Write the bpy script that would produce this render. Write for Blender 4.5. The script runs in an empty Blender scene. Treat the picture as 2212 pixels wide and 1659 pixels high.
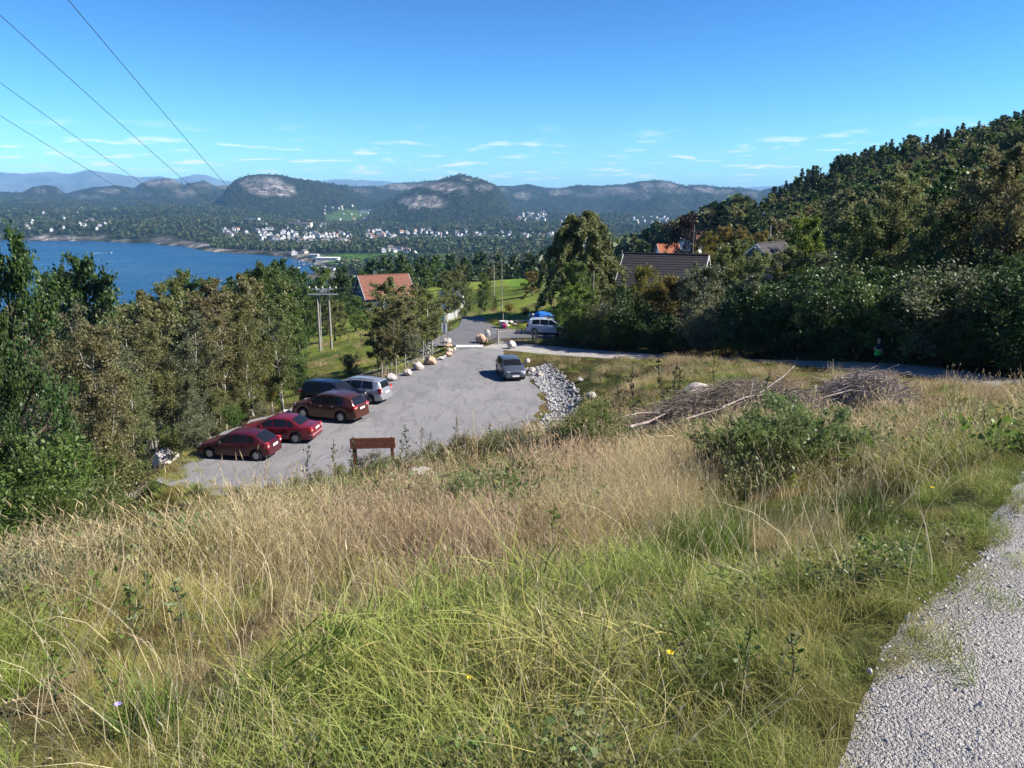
import bpy, math, random
import numpy as np
from mathutils import Vector, Matrix

R = math.radians
random.seed(7)
rng = np.random.default_rng(7)
scene = bpy.context.scene
COL = scene.collection

# ------------------------------------------------------------------ camera
CAMZ = 13.0
PITCH = R(12.8)
FPX = 788.0                      # focal length in pixels at 1024 wide
K = 1024 / 2212.0                # photo notes were taken on a 2212 px wide view
cd = bpy.data.cameras.new("camera")
cd.sensor_width = 36.0
cd.lens = FPX / 1024 * 36.0
cd.clip_start = 0.05
cd.clip_end = 120000
cam = bpy.data.objects.new("camera", cd)
cam.location = (0, 0, CAMZ)
cam.rotation_euler = (math.pi / 2 - PITCH, 0, 0)
COL.objects.link(cam)
scene.camera = cam

# ------------------------------------------------------------------ sky, sun, exposure
SUN_EL, SUN_AZ = R(41), R(98)    # azimuth clockwise from +Y (the view direction)
world = bpy.data.worlds.new("World")
scene.world = world
world.use_nodes = True
wn, wl = world.node_tree.nodes, world.node_tree.links
wn.clear()
sky = wn.new("ShaderNodeTexSky")
sky.sky_type = 'NISHITA'
sky.sun_disc = False
sky.sun_elevation = SUN_EL
sky.sun_rotation = SUN_AZ
sky.altitude = 0
sky.air_density = 1.0
sky.dust_density = 0.0
sky.ozone_density = 3.0
hsv = wn.new("ShaderNodeHueSaturation")
hsv.inputs['Saturation'].default_value = 1.05
hsv.inputs['Value'].default_value = 1.0
def wscale(sock, k):
    n = wn.new("ShaderNodeVectorMath"); n.operation = 'SCALE'; n.inputs['Scale'].default_value = k
    wl.new(sock, n.inputs[0]); return n.outputs[0]
gam = wn.new("ShaderNodeGamma"); gam.inputs[1].default_value = 1.8
wl.new(wscale(sky.outputs[0], 1 / 6), gam.inputs[0])
wl.new(wscale(gam.outputs[0], 6.0), hsv.inputs['Color'])
# thin fair-weather cloud on a flat layer, seen low over the hills
tc = wn.new("ShaderNodeTexCoord")
sep = wn.new("ShaderNodeSeparateXYZ")
wl.new(tc.outputs['Generated'], sep.inputs[0])
def wmath(op, a, b=None, clamp=False):
    n = wn.new("ShaderNodeMath"); n.operation = op; n.use_clamp = clamp
    for i, v in enumerate((a, b)):
        if v is None: continue
        if isinstance(v, (int, float)): n.inputs[i].default_value = v
        else: wl.new(v, n.inputs[i])
    return n.outputs[0]
zc = wmath('ADD', wmath('MAXIMUM', sep.outputs[2], 0.0), 0.075)
cmb = wn.new("ShaderNodeCombineXYZ")
wl.new(wmath('DIVIDE', sep.outputs[0], zc), cmb.inputs[0])
wl.new(wmath('DIVIDE', sep.outputs[1], zc), cmb.inputs[1])
cn = wn.new("ShaderNodeTexNoise")
cn.inputs['Scale'].default_value = 2.3
cn.inputs['Detail'].default_value = 7
cn.inputs['Roughness'].default_value = 0.55
cn.inputs['Distortion'].default_value = 0.3
wl.new(cmb.outputs[0], cn.inputs['Vector'])
cr = wn.new("ShaderNodeMapRange"); cr.interpolation_type = 'SMOOTHSTEP'
cr.inputs['From Min'].default_value = 0.535; cr.inputs['From Max'].default_value = 0.68
wl.new(cn.outputs[0], cr.inputs[0])
bd = wn.new("ShaderNodeMapRange"); bd.interpolation_type = 'SMOOTHSTEP'
bd.inputs['From Min'].default_value = 0.10; bd.inputs['From Max'].default_value = 0.05
wl.new(sep.outputs[2], bd.inputs[0])
cmask = wmath('MULTIPLY', wmath('MULTIPLY', cr.outputs[0], bd.outputs[0]), 0.85)
cmix = wn.new("ShaderNodeMix"); cmix.data_type = 'RGBA'
wl.new(cmask, cmix.inputs[0])
tint = wn.new("ShaderNodeMix"); tint.data_type = 'RGBA'; tint.blend_type = 'MULTIPLY'; tint.inputs[0].default_value = 1.0
wl.new(hsv.outputs[0], tint.inputs[6]); tint.inputs[7].default_value = (.63, .91, 1.02, 1)
wl.new(tint.outputs[2], cmix.inputs[6])
cmix.inputs[7].default_value = (8.5, 8.4, 8.7, 1)
bg = wn.new("ShaderNodeBackground")
bg.inputs['Strength'].default_value = 0.079
wl.new(cmix.outputs[2], bg.inputs['Color'])
wo = wn.new("ShaderNodeOutputWorld")
wl.new(bg.outputs[0], wo.inputs['Surface'])

sd_ = bpy.data.lights.new("sun", 'SUN')
sd_.energy = 5.0
sd_.angle = R(0.53)
sd_.color = (1.0, 0.94, 0.84)
sun = bpy.data.objects.new("sun", sd_)
COL.objects.link(sun)
sdir = Vector((math.sin(SUN_AZ) * math.cos(SUN_EL), math.cos(SUN_AZ) * math.cos(SUN_EL), math.sin(SUN_EL)))
sun.rotation_euler = sdir.to_track_quat('Z', 'Y').to_euler()
sun.location = (60, -10, 60)

scene.view_settings.view_transform = 'Standard'
scene.view_settings.look = 'None'
scene.view_settings.exposure = 1.17
scene.view_settings.gamma = 1.0
scene.view_settings.use_curve_mapping = False
cy = scene.cycles
cy.max_bounces = 4
cy.diffuse_bounces = 1
cy.glossy_bounces = 2
cy.transmission_bounces = 3
cy.volume_bounces = 0
cy.transparent_max_bounces = 4
cy.sample_clamp_indirect = 4.0
cy.use_denoising = True
cy.use_adaptive_sampling = True
cy.adaptive_threshold = 0.018
cy.debug_use_spatial_splits = True

# ------------------------------------------------------------------ pixel helpers
CP, SP = math.cos(PITCH), math.sin(PITCH)
def ray(dx, dy):
    u = (dx * K - 512) / FPX; v = (384 - dy * K) / FPX
    return np.array([u, CP + v * SP, -SP + v * CP])
def on_plane(dx, dy, z):
    d = ray(dx, dy); t = (z - CAMZ) / d[2]
    return np.array([d[0] * t, d[1] * t, z])
def at_depth(dx, dy, Y):
    d = ray(dx, dy); t = Y / d[1]
    return np.array([d[0] * t, Y, CAMZ + d[2] * t])
def project(x, y, z):
    zz = z - CAMZ
    dep = np.maximum(y * CP - zz * SP, 1e-3)
    return (512 + FPX * x / dep) / K, (384 - FPX * (y * SP + zz * CP) / dep) / K

# ------------------------------------------------------------------ noise
def _h(ix, iy, s):
    n = (ix.astype(np.int64) * 374761393 + iy.astype(np.int64) * 668265263 + s * 1442695041) & 0x7fffffff
    n = ((n ^ (n >> 13)) * 1274126177) & 0x7fffffff
    n = (n ^ (n >> 16)) & 0xffff
    return n / 65535.0
def vnoise(x, y, s=0):
    x = np.asarray(x, float); y = np.asarray(y, float)
    ix, iy = np.floor(x), np.floor(y)
    fx, fy = x - ix, y - iy
    fx = fx * fx * (3 - 2 * fx); fy = fy * fy * (3 - 2 * fy)
    a = _h(ix, iy, s); b = _h(ix + 1, iy, s); c = _h(ix, iy + 1, s); d = _h(ix + 1, iy + 1, s)
    return (a * (1 - fx) + b * fx) * (1 - fy) + (c * (1 - fx) + d * fx) * fy
def fbm(x, y, o=4, s=0):
    r = 0; a = 0.5; t = 0
    for i in range(o):
        r = r + a * vnoise(x * 2 ** i, y * 2 ** i, s + i); t += a; a *= 0.5
    return r / t - 0.5
def sstep(a, b, x):
    t = np.clip((x - a) / (b - a), 0, 1)
    return t * t * (3 - 2 * t)
def poly_sd(px, py, poly):
    """distance to a polygon, positive inside"""
    px = np.asarray(px, float); py = np.asarray(py, float)
    d = np.full(px.shape, 1e18); ins = np.zeros(px.shape, bool)
    n = len(poly)
    for i in range(n):
        ax, ay = poly[i][0], poly[i][1]; bx, by = poly[(i + 1) % n][0], poly[(i + 1) % n][1]
        ex, ey = bx - ax, by - ay
        t = np.clip(((px - ax) * ex + (py - ay) * ey) / max(ex * ex + ey * ey, 1e-12), 0, 1)
        d = np.minimum(d, (px - ax - t * ex) ** 2 + (py - ay - t * ey) ** 2)
        c = ((ay > py) != (by > py))
        if ay != by:
            ins ^= c & (px < (bx - ax) * (py - ay) / (by - ay) + ax)
    d = np.sqrt(d)
    return np.where(ins, d, -d)
def line_near(px, py, line):
    """distance to a 3-D polyline in plan and the height of its nearest point"""
    px = np.asarray(px, float); py = np.asarray(py, float)
    d = np.full(px.shape, 1e18); z = np.zeros(px.shape)
    for a, b in zip(line[:-1], line[1:]):
        ex, ey = b[0] - a[0], b[1] - a[1]
        t = np.clip(((px - a[0]) * ex + (py - a[1]) * ey) / (ex * ex + ey * ey), 0, 1)
        q = (px - a[0] - t * ex) ** 2 + (py - a[1] - t * ey) ** 2
        m = q < d
        d = np.where(m, q, d); z = np.where(m, a[2] + t * (b[2] - a[2]), z)
    return np.sqrt(d), z
def spline(pts, n=8):
    pts = [np.array(p, float) for p in pts]
    P = [2 * pts[0] - pts[1]] + pts + [2 * pts[-1] - pts[-2]]
    out = []
    for i in range(1, len(P) - 2):
        for k in range(n):
            t = k / n
            out.append(0.5 * ((2 * P[i]) + (-P[i-1] + P[i+1]) * t + (2*P[i-1] - 5*P[i] + 4*P[i+1] - P[i+2]) * t*t + (-P[i-1] + 3*P[i] - 3*P[i+1] + P[i+2]) * t**3))
    out.append(pts[-1])
    return out

# ------------------------------------------------------------------ land: control heights (metres, car park = 0)
CTRL = np.array([
 (0,0,11.4),(-3,0,11.3),(5,0,11.5),(0,-20,12.8),(20,-10,12.5),(-20,-10,10.5),(0,-60,18),(40,-40,20),(-60,-40,4),
 (0,5,10.3),(0,10,9.1),(0,15,7.9),(0,20,6.6),(0,25,5.2),(0,30,3.4),(0,34,1.4),(0,38,0),
 (-4,6,9.7),(-6,12,7.4),(-3,11,8.2),(-6,20,5.0),(-9,28,1.9),(-12,33,.1),(-6,33,.9),(-3,27,3.9),
 (-10,10,7.0),(-12,20,3.8),(-14,27,.7),(-20,20,2),(-20,30,-1),(-25,40,-3),(-22,46,-2.4),(-30,60,-6),(-15,60,-1.6),(-12,66,-1.4),
 (-12,76,-2),(-23,95,-4.4),(-15,95,-3.2),(-8,88,-0.9),(-25,130,-7),(-40,180,-11),(-60,100,-12),(-60,60,-10),(-60,30,-7),(-40,10,1),(-40,40,-6),(-35,80,-7),
 (-100,60,-16),(-100,120,-20),(-100,0,-10),(-150,200,-32),(-100,250,-26),(-60,300,-24),
 (6,60,.9),(4,50,.35),(3.4,46,.45),(4,55,.3),(5.2,52,.8),(3.0,43.5,.6),(5,47,1.0),(8,55,1.9),(10,50,2.6),(12,45,3.3),(8,45,2.9),(6,40,3.5),(15,38,4.5),(10,33,4.9),(20,30,5.8),(15,25,6.6),(20,40,3.8),
 (10,28,5.7),(3.2,22,6.2),(10,20,7.3),(5,13,8.5),(13,20,7.5),(8,12,9.2),(20,22,7.4),
 (10,10,10.3),(18,13,9.3),(28,18,7.9),(34,26,6),(32,36,4.3),(27,41,3.4),(24,50,2.8),(15,61.5,.95),(5,71,.1),
 (30,60,3.4),(25,70,2.4),(40,50,6),(45,70,7),(60,60,11),(45,30,9),(60,30,14),(60,100,8),(80,110,12),(60,80,9),(100,150,17),(130,200,24),(155,250,30),(126,300,22),(118,350,12),
 (200,200,44),(120,100,26),(120,50,34),(60,150,2.5),(40,100,3.4),(30,85,3.2),(20,100,1.6),(10,76,.3),(8,88,.9),(6,100,.3),(15,120,.6),(10,130,-.8),(0,90,0),(-5,84,0),(-4,95,0),(-4,103,-1.4),(-4,112,-3.2),(0,130,-4),(10,180,-3.9),(2,205,-5.6),(-10,150,-6.2),(4,240,-9),
 (40,150,-1.5),(60,200,-1),(80,280,-1),(60,350,-9),(30,200,-6),(45,260,-8),(100,450,-14),(0,300,-20),(150,450,-6),(220,350,24),(300,300,50),(0,420,-40),(-200,400,-56),(-60,420,-44),(60,450,-30),(300,120,70),(250,20,66)], float)
def _tps(r2): return 0.5 * r2 * np.log(np.maximum(r2, 1e-9))
def _fit(C):
    s = 0.01
    P = C[:, :2] * s; n = len(P)
    d2 = ((P[:, None] - P[None]) ** 2).sum(-1)
    A = np.zeros((n + 3, n + 3))
    A[:n, :n] = _tps(d2) + np.eye(n) * 2e-4
    A[:n, n] = 1; A[:n, n+1:] = P
    A[n, :n] = 1; A[n+1:, :n] = P.T
    b = np.zeros(n + 3); b[:n] = C[:, 2]
    return np.linalg.solve(A, b), P, s
_W, _P, _S = _fit(CTRL)
def near_h(x, y):
    q = np.stack([np.asarray(x, float).ravel(), np.asarray(y, float).ravel()], 1) * _S
    out = np.empty(len(q)); n = len(_P)
    for i in range(0, len(q), 20000):
        c = q[i:i+20000]
        d2 = ((c[:, None] - _P[None]) ** 2).sum(-1)
        out[i:i+20000] = _tps(d2) @ _W[:n] + _W[n] + c @ _W[n+1:]
    return out.reshape(np.shape(x))

# car park, path and road outlines
LOT = [on_plane(a, b, 0)[:2] for a, b in ((348,1038),(395,992),(470,945),(545,905),(640,878),(760,838),(850,812),(900,790),(950,772),(975,762),(985,752),
        (1070,752),(1092,762),(1085,775),(1120,795),(1150,822),(1168,845),(1170,870),(1155,900),(1135,930))] + [(0.0,41.0),(-1.5,38.0),(-6,35.8),(-12,34.4),(-14.6,34.3)]
PATH = spline([(-2.2,-9,12.2),(.5,-2.65,11.6),(2.58,1.15,11.36),(3.98,2.76,11.2),(5.78,4.98,10.95),(10.2,8.8,10.3),(18,12.0,9.3),(28,17.5,7.9),(34,26,6),(32.5,36,4.3),(27.5,42.5,3.4),(24,50,2.8),(15,61.5,.95),(6,69.5,.12),(1.0,72.6,.02),(-2,74.2,0)], 8)
PATHW = 1.75
ROAD = [on_plane(a, b, 0)[:2] for a, b in ((942,747),(934,738),(943,729),(972,716),(990,706),(996,694),(998,684),(1046,684),(1050,692),(1062,702),(1080,709),(1130,712),(1200,716),(1200,729),(1075,731),(1045,733),(1032,747))]
WATER = [on_plane(a, b, -75)[:2] for a, b in ((-500,519),(20,519),(100,520.5),(200,520.5),(280,525),(330,524),(350,530),(400,532.5),(430,540),(450,543),(500,547),(560,550),(615,555),(640,559),(655,566),(690,571),(712,577),(690,586),(640,600))] + \
        [(-60,800),(-230,620),(-420,520),(-1500,300),(-5000,300)]
SEA = -75.0
FIELDS = [([(725,549),(800,548),(872,546),(840,556),(787,568),(727,573),(644,557),(640,553)], (.075,.17,.03)),
          ([(800,552),(870,549),(1000,546),(960,556),(860,562)], (.07,.13,.03)),
          ([(1080,604),(1130,588),(1180,585),(1180,612),(1110,622)], (.085,.16,.02)),
          ([(700,464),(745,452),(800,458),(790,470),(745,482),(705,478)], (.08,.14,.04)),
          ([(810,540),(850,536),(880,540),(850,545)], (.09,.14,.04)),
          ([(1030,535),(1090,532),(1120,538),(1060,542)], (.09,.14,.04))]

# ridges: crest line in photo coordinates, distance, front and back run, rock patches
RIDGES = [
 dict(R=17000, Lf=5000, Lb=4000, base=-40, pts=[(-250,378),(-80,368),(0,372),(60,377),(110,372),(150,377),(190,367),(230,373),(300,383),(345,381),(380,388),(420,379),(448,380),(480,391),(520,396),(620,398),(700,393),(730,391),(780,390),(830,392),(900,400),(1080,404),(1130,400),(1180,404),(1300,410),(1700,404),(2000,395),(2500,390)],
      rock=[(90,376,60,5,.35),(240,374,50,5,.35),(430,381,30,4,.4)]),
 dict(R=6400, Lf=2200, Lb=1500, base=-50, pts=[(-400,410),(-100,412),(0,414),(48,416),(70,405),(95,401),(120,404),(142,420),(165,414),(200,405),(250,402),(290,408),(300,400),(322,391),(345,387),(370,388),(396,401),(420,396),(442,392),(462,400),(480,402),(505,399),(530,404),(640,400),(700,396),(760,403),(820,404),(850,397),(900,394),(950,390),(1000,396),(1060,404),(1110,403),(1142,399),(1180,408),(1205,408),(1250,402),(1300,402),(1342,400),(1380,393),(1412,390),(1450,394),(1480,402),(1512,400),(1545,405),(1600,407),(1642,413),(1700,398),(1800,390),(2000,380),(2500,370)],
      rock=[(350,396,42,9,.8),(235,412,26,6,.6),(90,412,18,6,.45),(125,415,10,4,.5),(485,402,22,5,.8),(440,400,25,5,.5),(880,403,70,7,.8),(1130,422,22,9,.7),(1350,412,70,10,.55),(1420,400,50,8,.6),(1520,410,26,7,.6),(1210,415,30,7,.5),(1460,412,40,6,.5),(300,420,30,6,.4),(190,425,40,6,.35),(60,430,30,5,.3),(400,415,30,7,.5),(700,408,40,7,.35),(780,412,30,6,.35),(1280,420,40,7,.4),(1380,425,30,8,.4),(1560,415,30,6,.45),(1620,418,25,5,.4),(1080,412,20,6,.4)]),
 dict(R=5000, Lf=1500, Lb=900, base=-55, pts=[(440,450),(470,430),(495,402),(515,388),(540,380),(570,377),(600,380),(640,388),(685,392),(722,398),(752,410),(790,425),(850,440)],
      rock=[(572,402,46,22,1.0),(615,412,26,16,.9),(540,398,24,14,.6)]),
 dict(R=4300, Lf=1500, Lb=900, base=-60, pts=[(740,470),(790,452),(820,438),(850,428),(875,416),(900,406),(930,394),(960,386),(980,381),(992,378),(1005,381),(1030,387),(1052,394),(1070,403),(1086,418),(1098,436),(1110,456),(1135,476)],
      rock=[(915,436,55,15,.95),(960,402,48,10,.8),(1045,405,22,8,.6),(890,400,30,6,.6),(1000,412,16,8,.5),(1015,388,18,4,.6)]),
]
def _azel(dx, dy):
    d = ray(dx, dy)
    return math.atan2(d[0], d[1]), d[2] / math.hypot(d[0], d[1])
for rd in RIDGES:
    ae = np.array([_azel(a, b) for a, b in rd['pts']])
    rd['az'], rd['el'] = ae[:, 0], ae[:, 1]

def rough_h(x, y, r, hn):
    """small bumps of the ground"""
    return hn + sstep(2, 8, r) * (fbm(x / 3.0, y / 3.0, 3, 11) * 0.34 + fbm(x / 14, y / 14, 3, 21) * 0.7 * sstep(20, 80, r))
def flatten(xm, ym, hm):
    """level the car park, road and path and sink the ditch"""
    for poly, zf, soft, dip in ((LOT, 0.0, 2.2, .03), (ROAD, 0.0, 2.0, .07)):
        sdp = poly_sd(xm, ym, poly)
        k = 1 - sstep(-soft, 0.1, sdp)
        hm = hm * k + (zf - dip) * (1 - k)
    dp, zp = line_near(xm, ym, PATH)
    k = sstep(PATHW - .1, PATHW + 1.6, dp)
    hm = np.where(dp < PATHW + 1.6, hm * k + (zp - .035) * (1 - k), hm)
    dq, _ = line_near(xm, ym, DITCH)
    return hm - 0.15 * (1 - sstep(.2, 1.5, dq))
def near_ground(x, y, r):
    h = rough_h(x, y, r, near_h(x, y))
    m = r < 130
    if m.any():
        h = h.copy(); h[m] = flatten(x[m], y[m], h[m])
    return h
def terrain(x, y, attrs=False):
    x = np.asarray(x, float); y = np.asarray(y, float)
    r = np.hypot(x, y); az = np.arctan2(x, y)
    if not attrs and r.size and r.max() < 329:
        return near_ground(x, y, r)
    hn = np.zeros(r.shape); mn = r < 645
    if mn.any():
        lim = np.minimum(1, 430 / np.maximum(r[mn], 1e-6))
        hn[mn] = rough_h(x[mn], y[mn], r[mn], near_h(x[mn] * lim, y[mn] * lim))
    # far land
    plain = np.interp(r, [500, 900, 1300, 1900, 2600, 3300, 4500, 9000, 30000], [-68, -71, -71, -66, -57, -45, -25, 5, 30])
    plain = plain + fbm(x / 420, y / 420, 4, 31) * np.interp(r, [800, 1500, 3000, 6000], [4, 14, 40, 80])
    left = sstep(R(-8), R(-22), az)
    plain = plain + left * np.interp(r, [1900, 2400, 3200, 4200], [0, 12, 24, 40])
    rock = np.zeros(r.shape); far = plain.copy(); who = np.full(r.shape, -1)
    for i, rd in enumerate(RIDGES):
        edge = sstep(rd['az'][0] - .02, rd['az'][0] + .03, az) * (1 - sstep(rd['az'][-1] - .03, rd['az'][-1] + .02, az))
        wob = rd['R'] + fbm(az * 9, az * 0, 2, 41 + i) * rd['Lf'] * .5
        H = CAMZ + wob * np.interp(az, rd['az'], rd['el'])
        s = np.where(r < wob, (r - (wob - rd['Lf'])) / rd['Lf'], 1 - (r - wob) / rd['Lb'])
        s = np.clip(s, 0, 1)
        s = np.where(r < wob, np.sin(s * math.pi / 2) ** 1.15, s * s * (3 - 2 * s))
        z = rd['base'] + (H - rd['base']) * s * edge
        n = fbm(x / (rd['R'] * .05), y / (rd['R'] * .05), 5, 51 + i)
        rg = 1 - np.abs(2 * fbm(x / (rd['R'] * .03), y / (rd['R'] * .03), 4, 71 + i)) * 2
        z = z + (n * 60 + (rg - .6) * 22) * (rd['R'] / 5000) * np.clip(s * 4 * (1.0 - s) + .22, 0, 1) * edge * (s > 0)
        m = (z > far) & (s > 0.01) & (edge > 0.01)
        far = np.where(m, z, far); who = np.where(m, i, who)
    w = sstep(330, 640, r)
    h = hn * (1 - w) + far * w
    # water basin and shore
    sdw = poly_sd(x, y, WATER)
    out = np.maximum(-sdw, 0)
    shore_n = 0.6 + 0.9 * vnoise(x / 60, y / 60, 91)
    cap = SEA + 0.25 + np.minimum(out * .28, 8 * shore_n) + np.maximum(out - 30, 0) * .22
    h = np.where(r > 380, np.minimum(h, cap), h)
    h = np.where((sdw > 0) & (r > 380), SEA - .4 - np.minimum(sdw * .08, 5), h)
    m = r < 130
    if m.any():
        h = h.copy(); h[m] = flatten(x[m], y[m], h[m])
    if not attrs:
        return h
    dx, dy = project(x, y, h)
    for i, rd in enumerate(RIDGES):
        for cx, cyy, rx, ry, a in rd['rock']:
            q = ((dx - cx) / rx) ** 2 + ((dy - cyy) / ry) ** 2
            rock = np.where(who == i, np.maximum(rock, a * (1 - sstep(.45, 1.25, q))), rock)
    shore = np.where((r > 900), (1 - sstep(22, 60, out)) * (out > 0) * sstep(.25, .6, vnoise(x / 90, y / 90, 95)) , 0)
    rock = np.maximum(rock, shore)
    return h, rock, who, sdw
DITCH = [(2.2,63,0),(2.6,60,0),(3.0,57,0),(3.5,53.5,0),(3.5,50,0),(2.8,46.5,0),(2.0,43.5,0)]
def ground_z(x, y):
    return float(terrain(np.array([x]), np.array([y]))[0])
def hit(dx, dy, tmax=6000):
    """first point of the ground seen at a photo position"""
    d = ray(dx, dy)
    t = np.geomspace(1.0, 280, 400)
    g = CAMZ + d[2] * t - terrain(d[0] * t, d[1] * t)
    if not (g < 0).any():
        t = np.geomspace(280, tmax, 600)
        g = CAMZ + d[2] * t - terrain(d[0] * t, d[1] * t)
    i = int(np.argmax(g < 0)) if (g < 0).any() else len(t) - 1
    if i == 0: i = 1
    a = g[i-1] / (g[i-1] - g[i] + 1e-9)
    tt = t[i-1] + (t[i] - t[i-1]) * min(max(a, 0), 1)
    return np.array([d[0] * tt, d[1] * tt, CAMZ + d[2] * tt])

# ------------------------------------------------------------------ object helpers
def tag(o, label=None, cat=None, group=None, kind=None):
    if label: o['label'] = label
    if cat: o['category'] = cat
    if group: o['group'] = group
    if kind: o['kind'] = kind
    return o
def mesh_np(name, V, Fq, mats=(), smooth=False, pattr=None, cattr=None):
    """mesh from numpy vertices and an array of equal-sized faces"""
    V = np.ascontiguousarray(V, np.float32); Fq = np.ascontiguousarray(Fq, np.int32)
    me = bpy.data.meshes.new(name)
    me.vertices.add(len(V)); me.vertices.foreach_set("co", V.ravel())
    n, k = Fq.shape
    me.loops.add(n * k); me.loops.foreach_set("vertex_index", Fq.ravel())
    me.polygons.add(n); me.polygons.foreach_set("loop_start", np.arange(0, n * k, k, dtype=np.int32))
    if smooth: me.polygons.foreach_set("use_smooth", np.ones(n, bool))
    me.update(calc_edges=True)
    for nm, a in (pattr or {}).items():
        at = me.attributes.new(nm, 'FLOAT', 'POINT'); at.data.foreach_set("value", np.ascontiguousarray(a, np.float32))
    for nm, a in (cattr or {}).items():
        at = me.attributes.new(nm, 'FLOAT_COLOR', 'POINT')
        c = np.ones((len(V), 4), np.float32); c[:, :3] = a
        at.data.foreach_set("color", c.ravel())
    for m in mats: me.materials.append(m)
    return me
def link(name, data, parent=None, loc=None, rotz=0.0, scale=None):
    o = bpy.data.objects.new(name, data)
    COL.objects.link(o)
    if parent: o.parent = parent
    if loc is not None: o.location = loc
    if rotz: o.rotation_euler = (0, 0, rotz)
    if scale is not None: o.scale = scale if hasattr(scale, '__len__') else (scale,) * 3
    return o
def empty(name, loc=(0, 0, 0), rotz=0.0):
    o = link(name, None, None, loc, rotz); o.empty_display_size = .3
    return o
class MB:
    """collects simple solids into one mesh"""
    def __init__(s): s.v = []; s.f = []; s.m = []
    def add(s, V, Fs, mi=0):
        b = len(s.v); s.v += [tuple(p) for p in V]; s.f += [tuple(i + b for i in f) for f in Fs]; s.m += [mi] * len(Fs); return s
    def box(s, c, d, rz=0, mi=0, taper=1.0):
        cx, cy_, cz = c; hx, hy, hz = d[0] / 2, d[1] / 2, d[2] / 2
        co, si = math.cos(rz), math.sin(rz); V = []
        for z, t in ((-hz, 1), (hz, taper)):
            for x, y in ((-hx, -hy), (hx, -hy), (hx, hy), (-hx, hy)):
                x *= t; y *= t
                V.append((cx + x * co - y * si, cy_ + x * si + y * co, cz + z))
        return s.add(V, [(3,2,1,0),(4,5,6,7),(0,1,5,4),(1,2,6,5),(2,3,7,6),(3,0,4,7)], mi)
    def tube(s, pts, rad, n=6, mi=0, cap=True):
        pts = [Vector(p) for p in pts]; m = len(pts)
        if not hasattr(rad, '__len__'): rad = [rad] * m
        V = []; up = Vector((.31, .17, .93))
        for i, p in enumerate(pts):
            t = (pts[min(i+1, m-1)] - pts[max(i-1, 0)]).normalized()
            a = t.cross(up)
            if a.length < .05: a = t.cross(Vector((1, 0, 0)))
            a.normalize(); b = t.cross(a)
            for k in range(n):
                g = 2 * math.pi * k / n
                V.append(p + (a * math.cos(g) + b * math.sin(g)) * rad[i])
        Fs = []
        for i in range(m - 1):
            for k in range(n):
                Fs.append((i*n+k, i*n+(k+1)%n, (i+1)*n+(k+1)%n, (i+1)*n+k))
        if cap:
            Fs.append(tuple(range(n))[::-1]); Fs.append(tuple((m-1)*n+k for k in range(n)))
        return s.add(V, Fs, mi)
    def lathe(s, prof, axis='y', n=24, c=(0, 0, 0), mi=0):
        V = []; Fs = []
        for r_, h_ in prof:
            for k in range(n):
                g = 2 * math.pi * k / n
                if axis == 'y': V.append((c[0] + r_*math.cos(g), c[1] + h_, c[2] + r_*math.sin(g)))
                else: V.append((c[0] + r_*math.cos(g), c[1] + r_*math.sin(g), c[2] + h_))
        for i in range(len(prof) - 1):
            for k in range(n):
                Fs.append((i*n+k, i*n+(k+1)%n, (i+1)*n+(k+1)%n, (i+1)*n+k))
        return s.add(V, Fs, mi)
    def build(s, name, mats, parent=None, smooth=False, loc=None):
        me = bpy.data.meshes.new(name)
        me.from_pydata(s.v, [], s.f)
        for m in (mats if isinstance(mats, (list, tuple)) else [mats]): me.materials.append(m)
        me.polygons.foreach_set("material_index", s.m)
        if smooth: me.polygons.foreach_set("use_smooth", [True] * len(s.f))
        me.update()
        return link(name, me, parent, loc)

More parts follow.
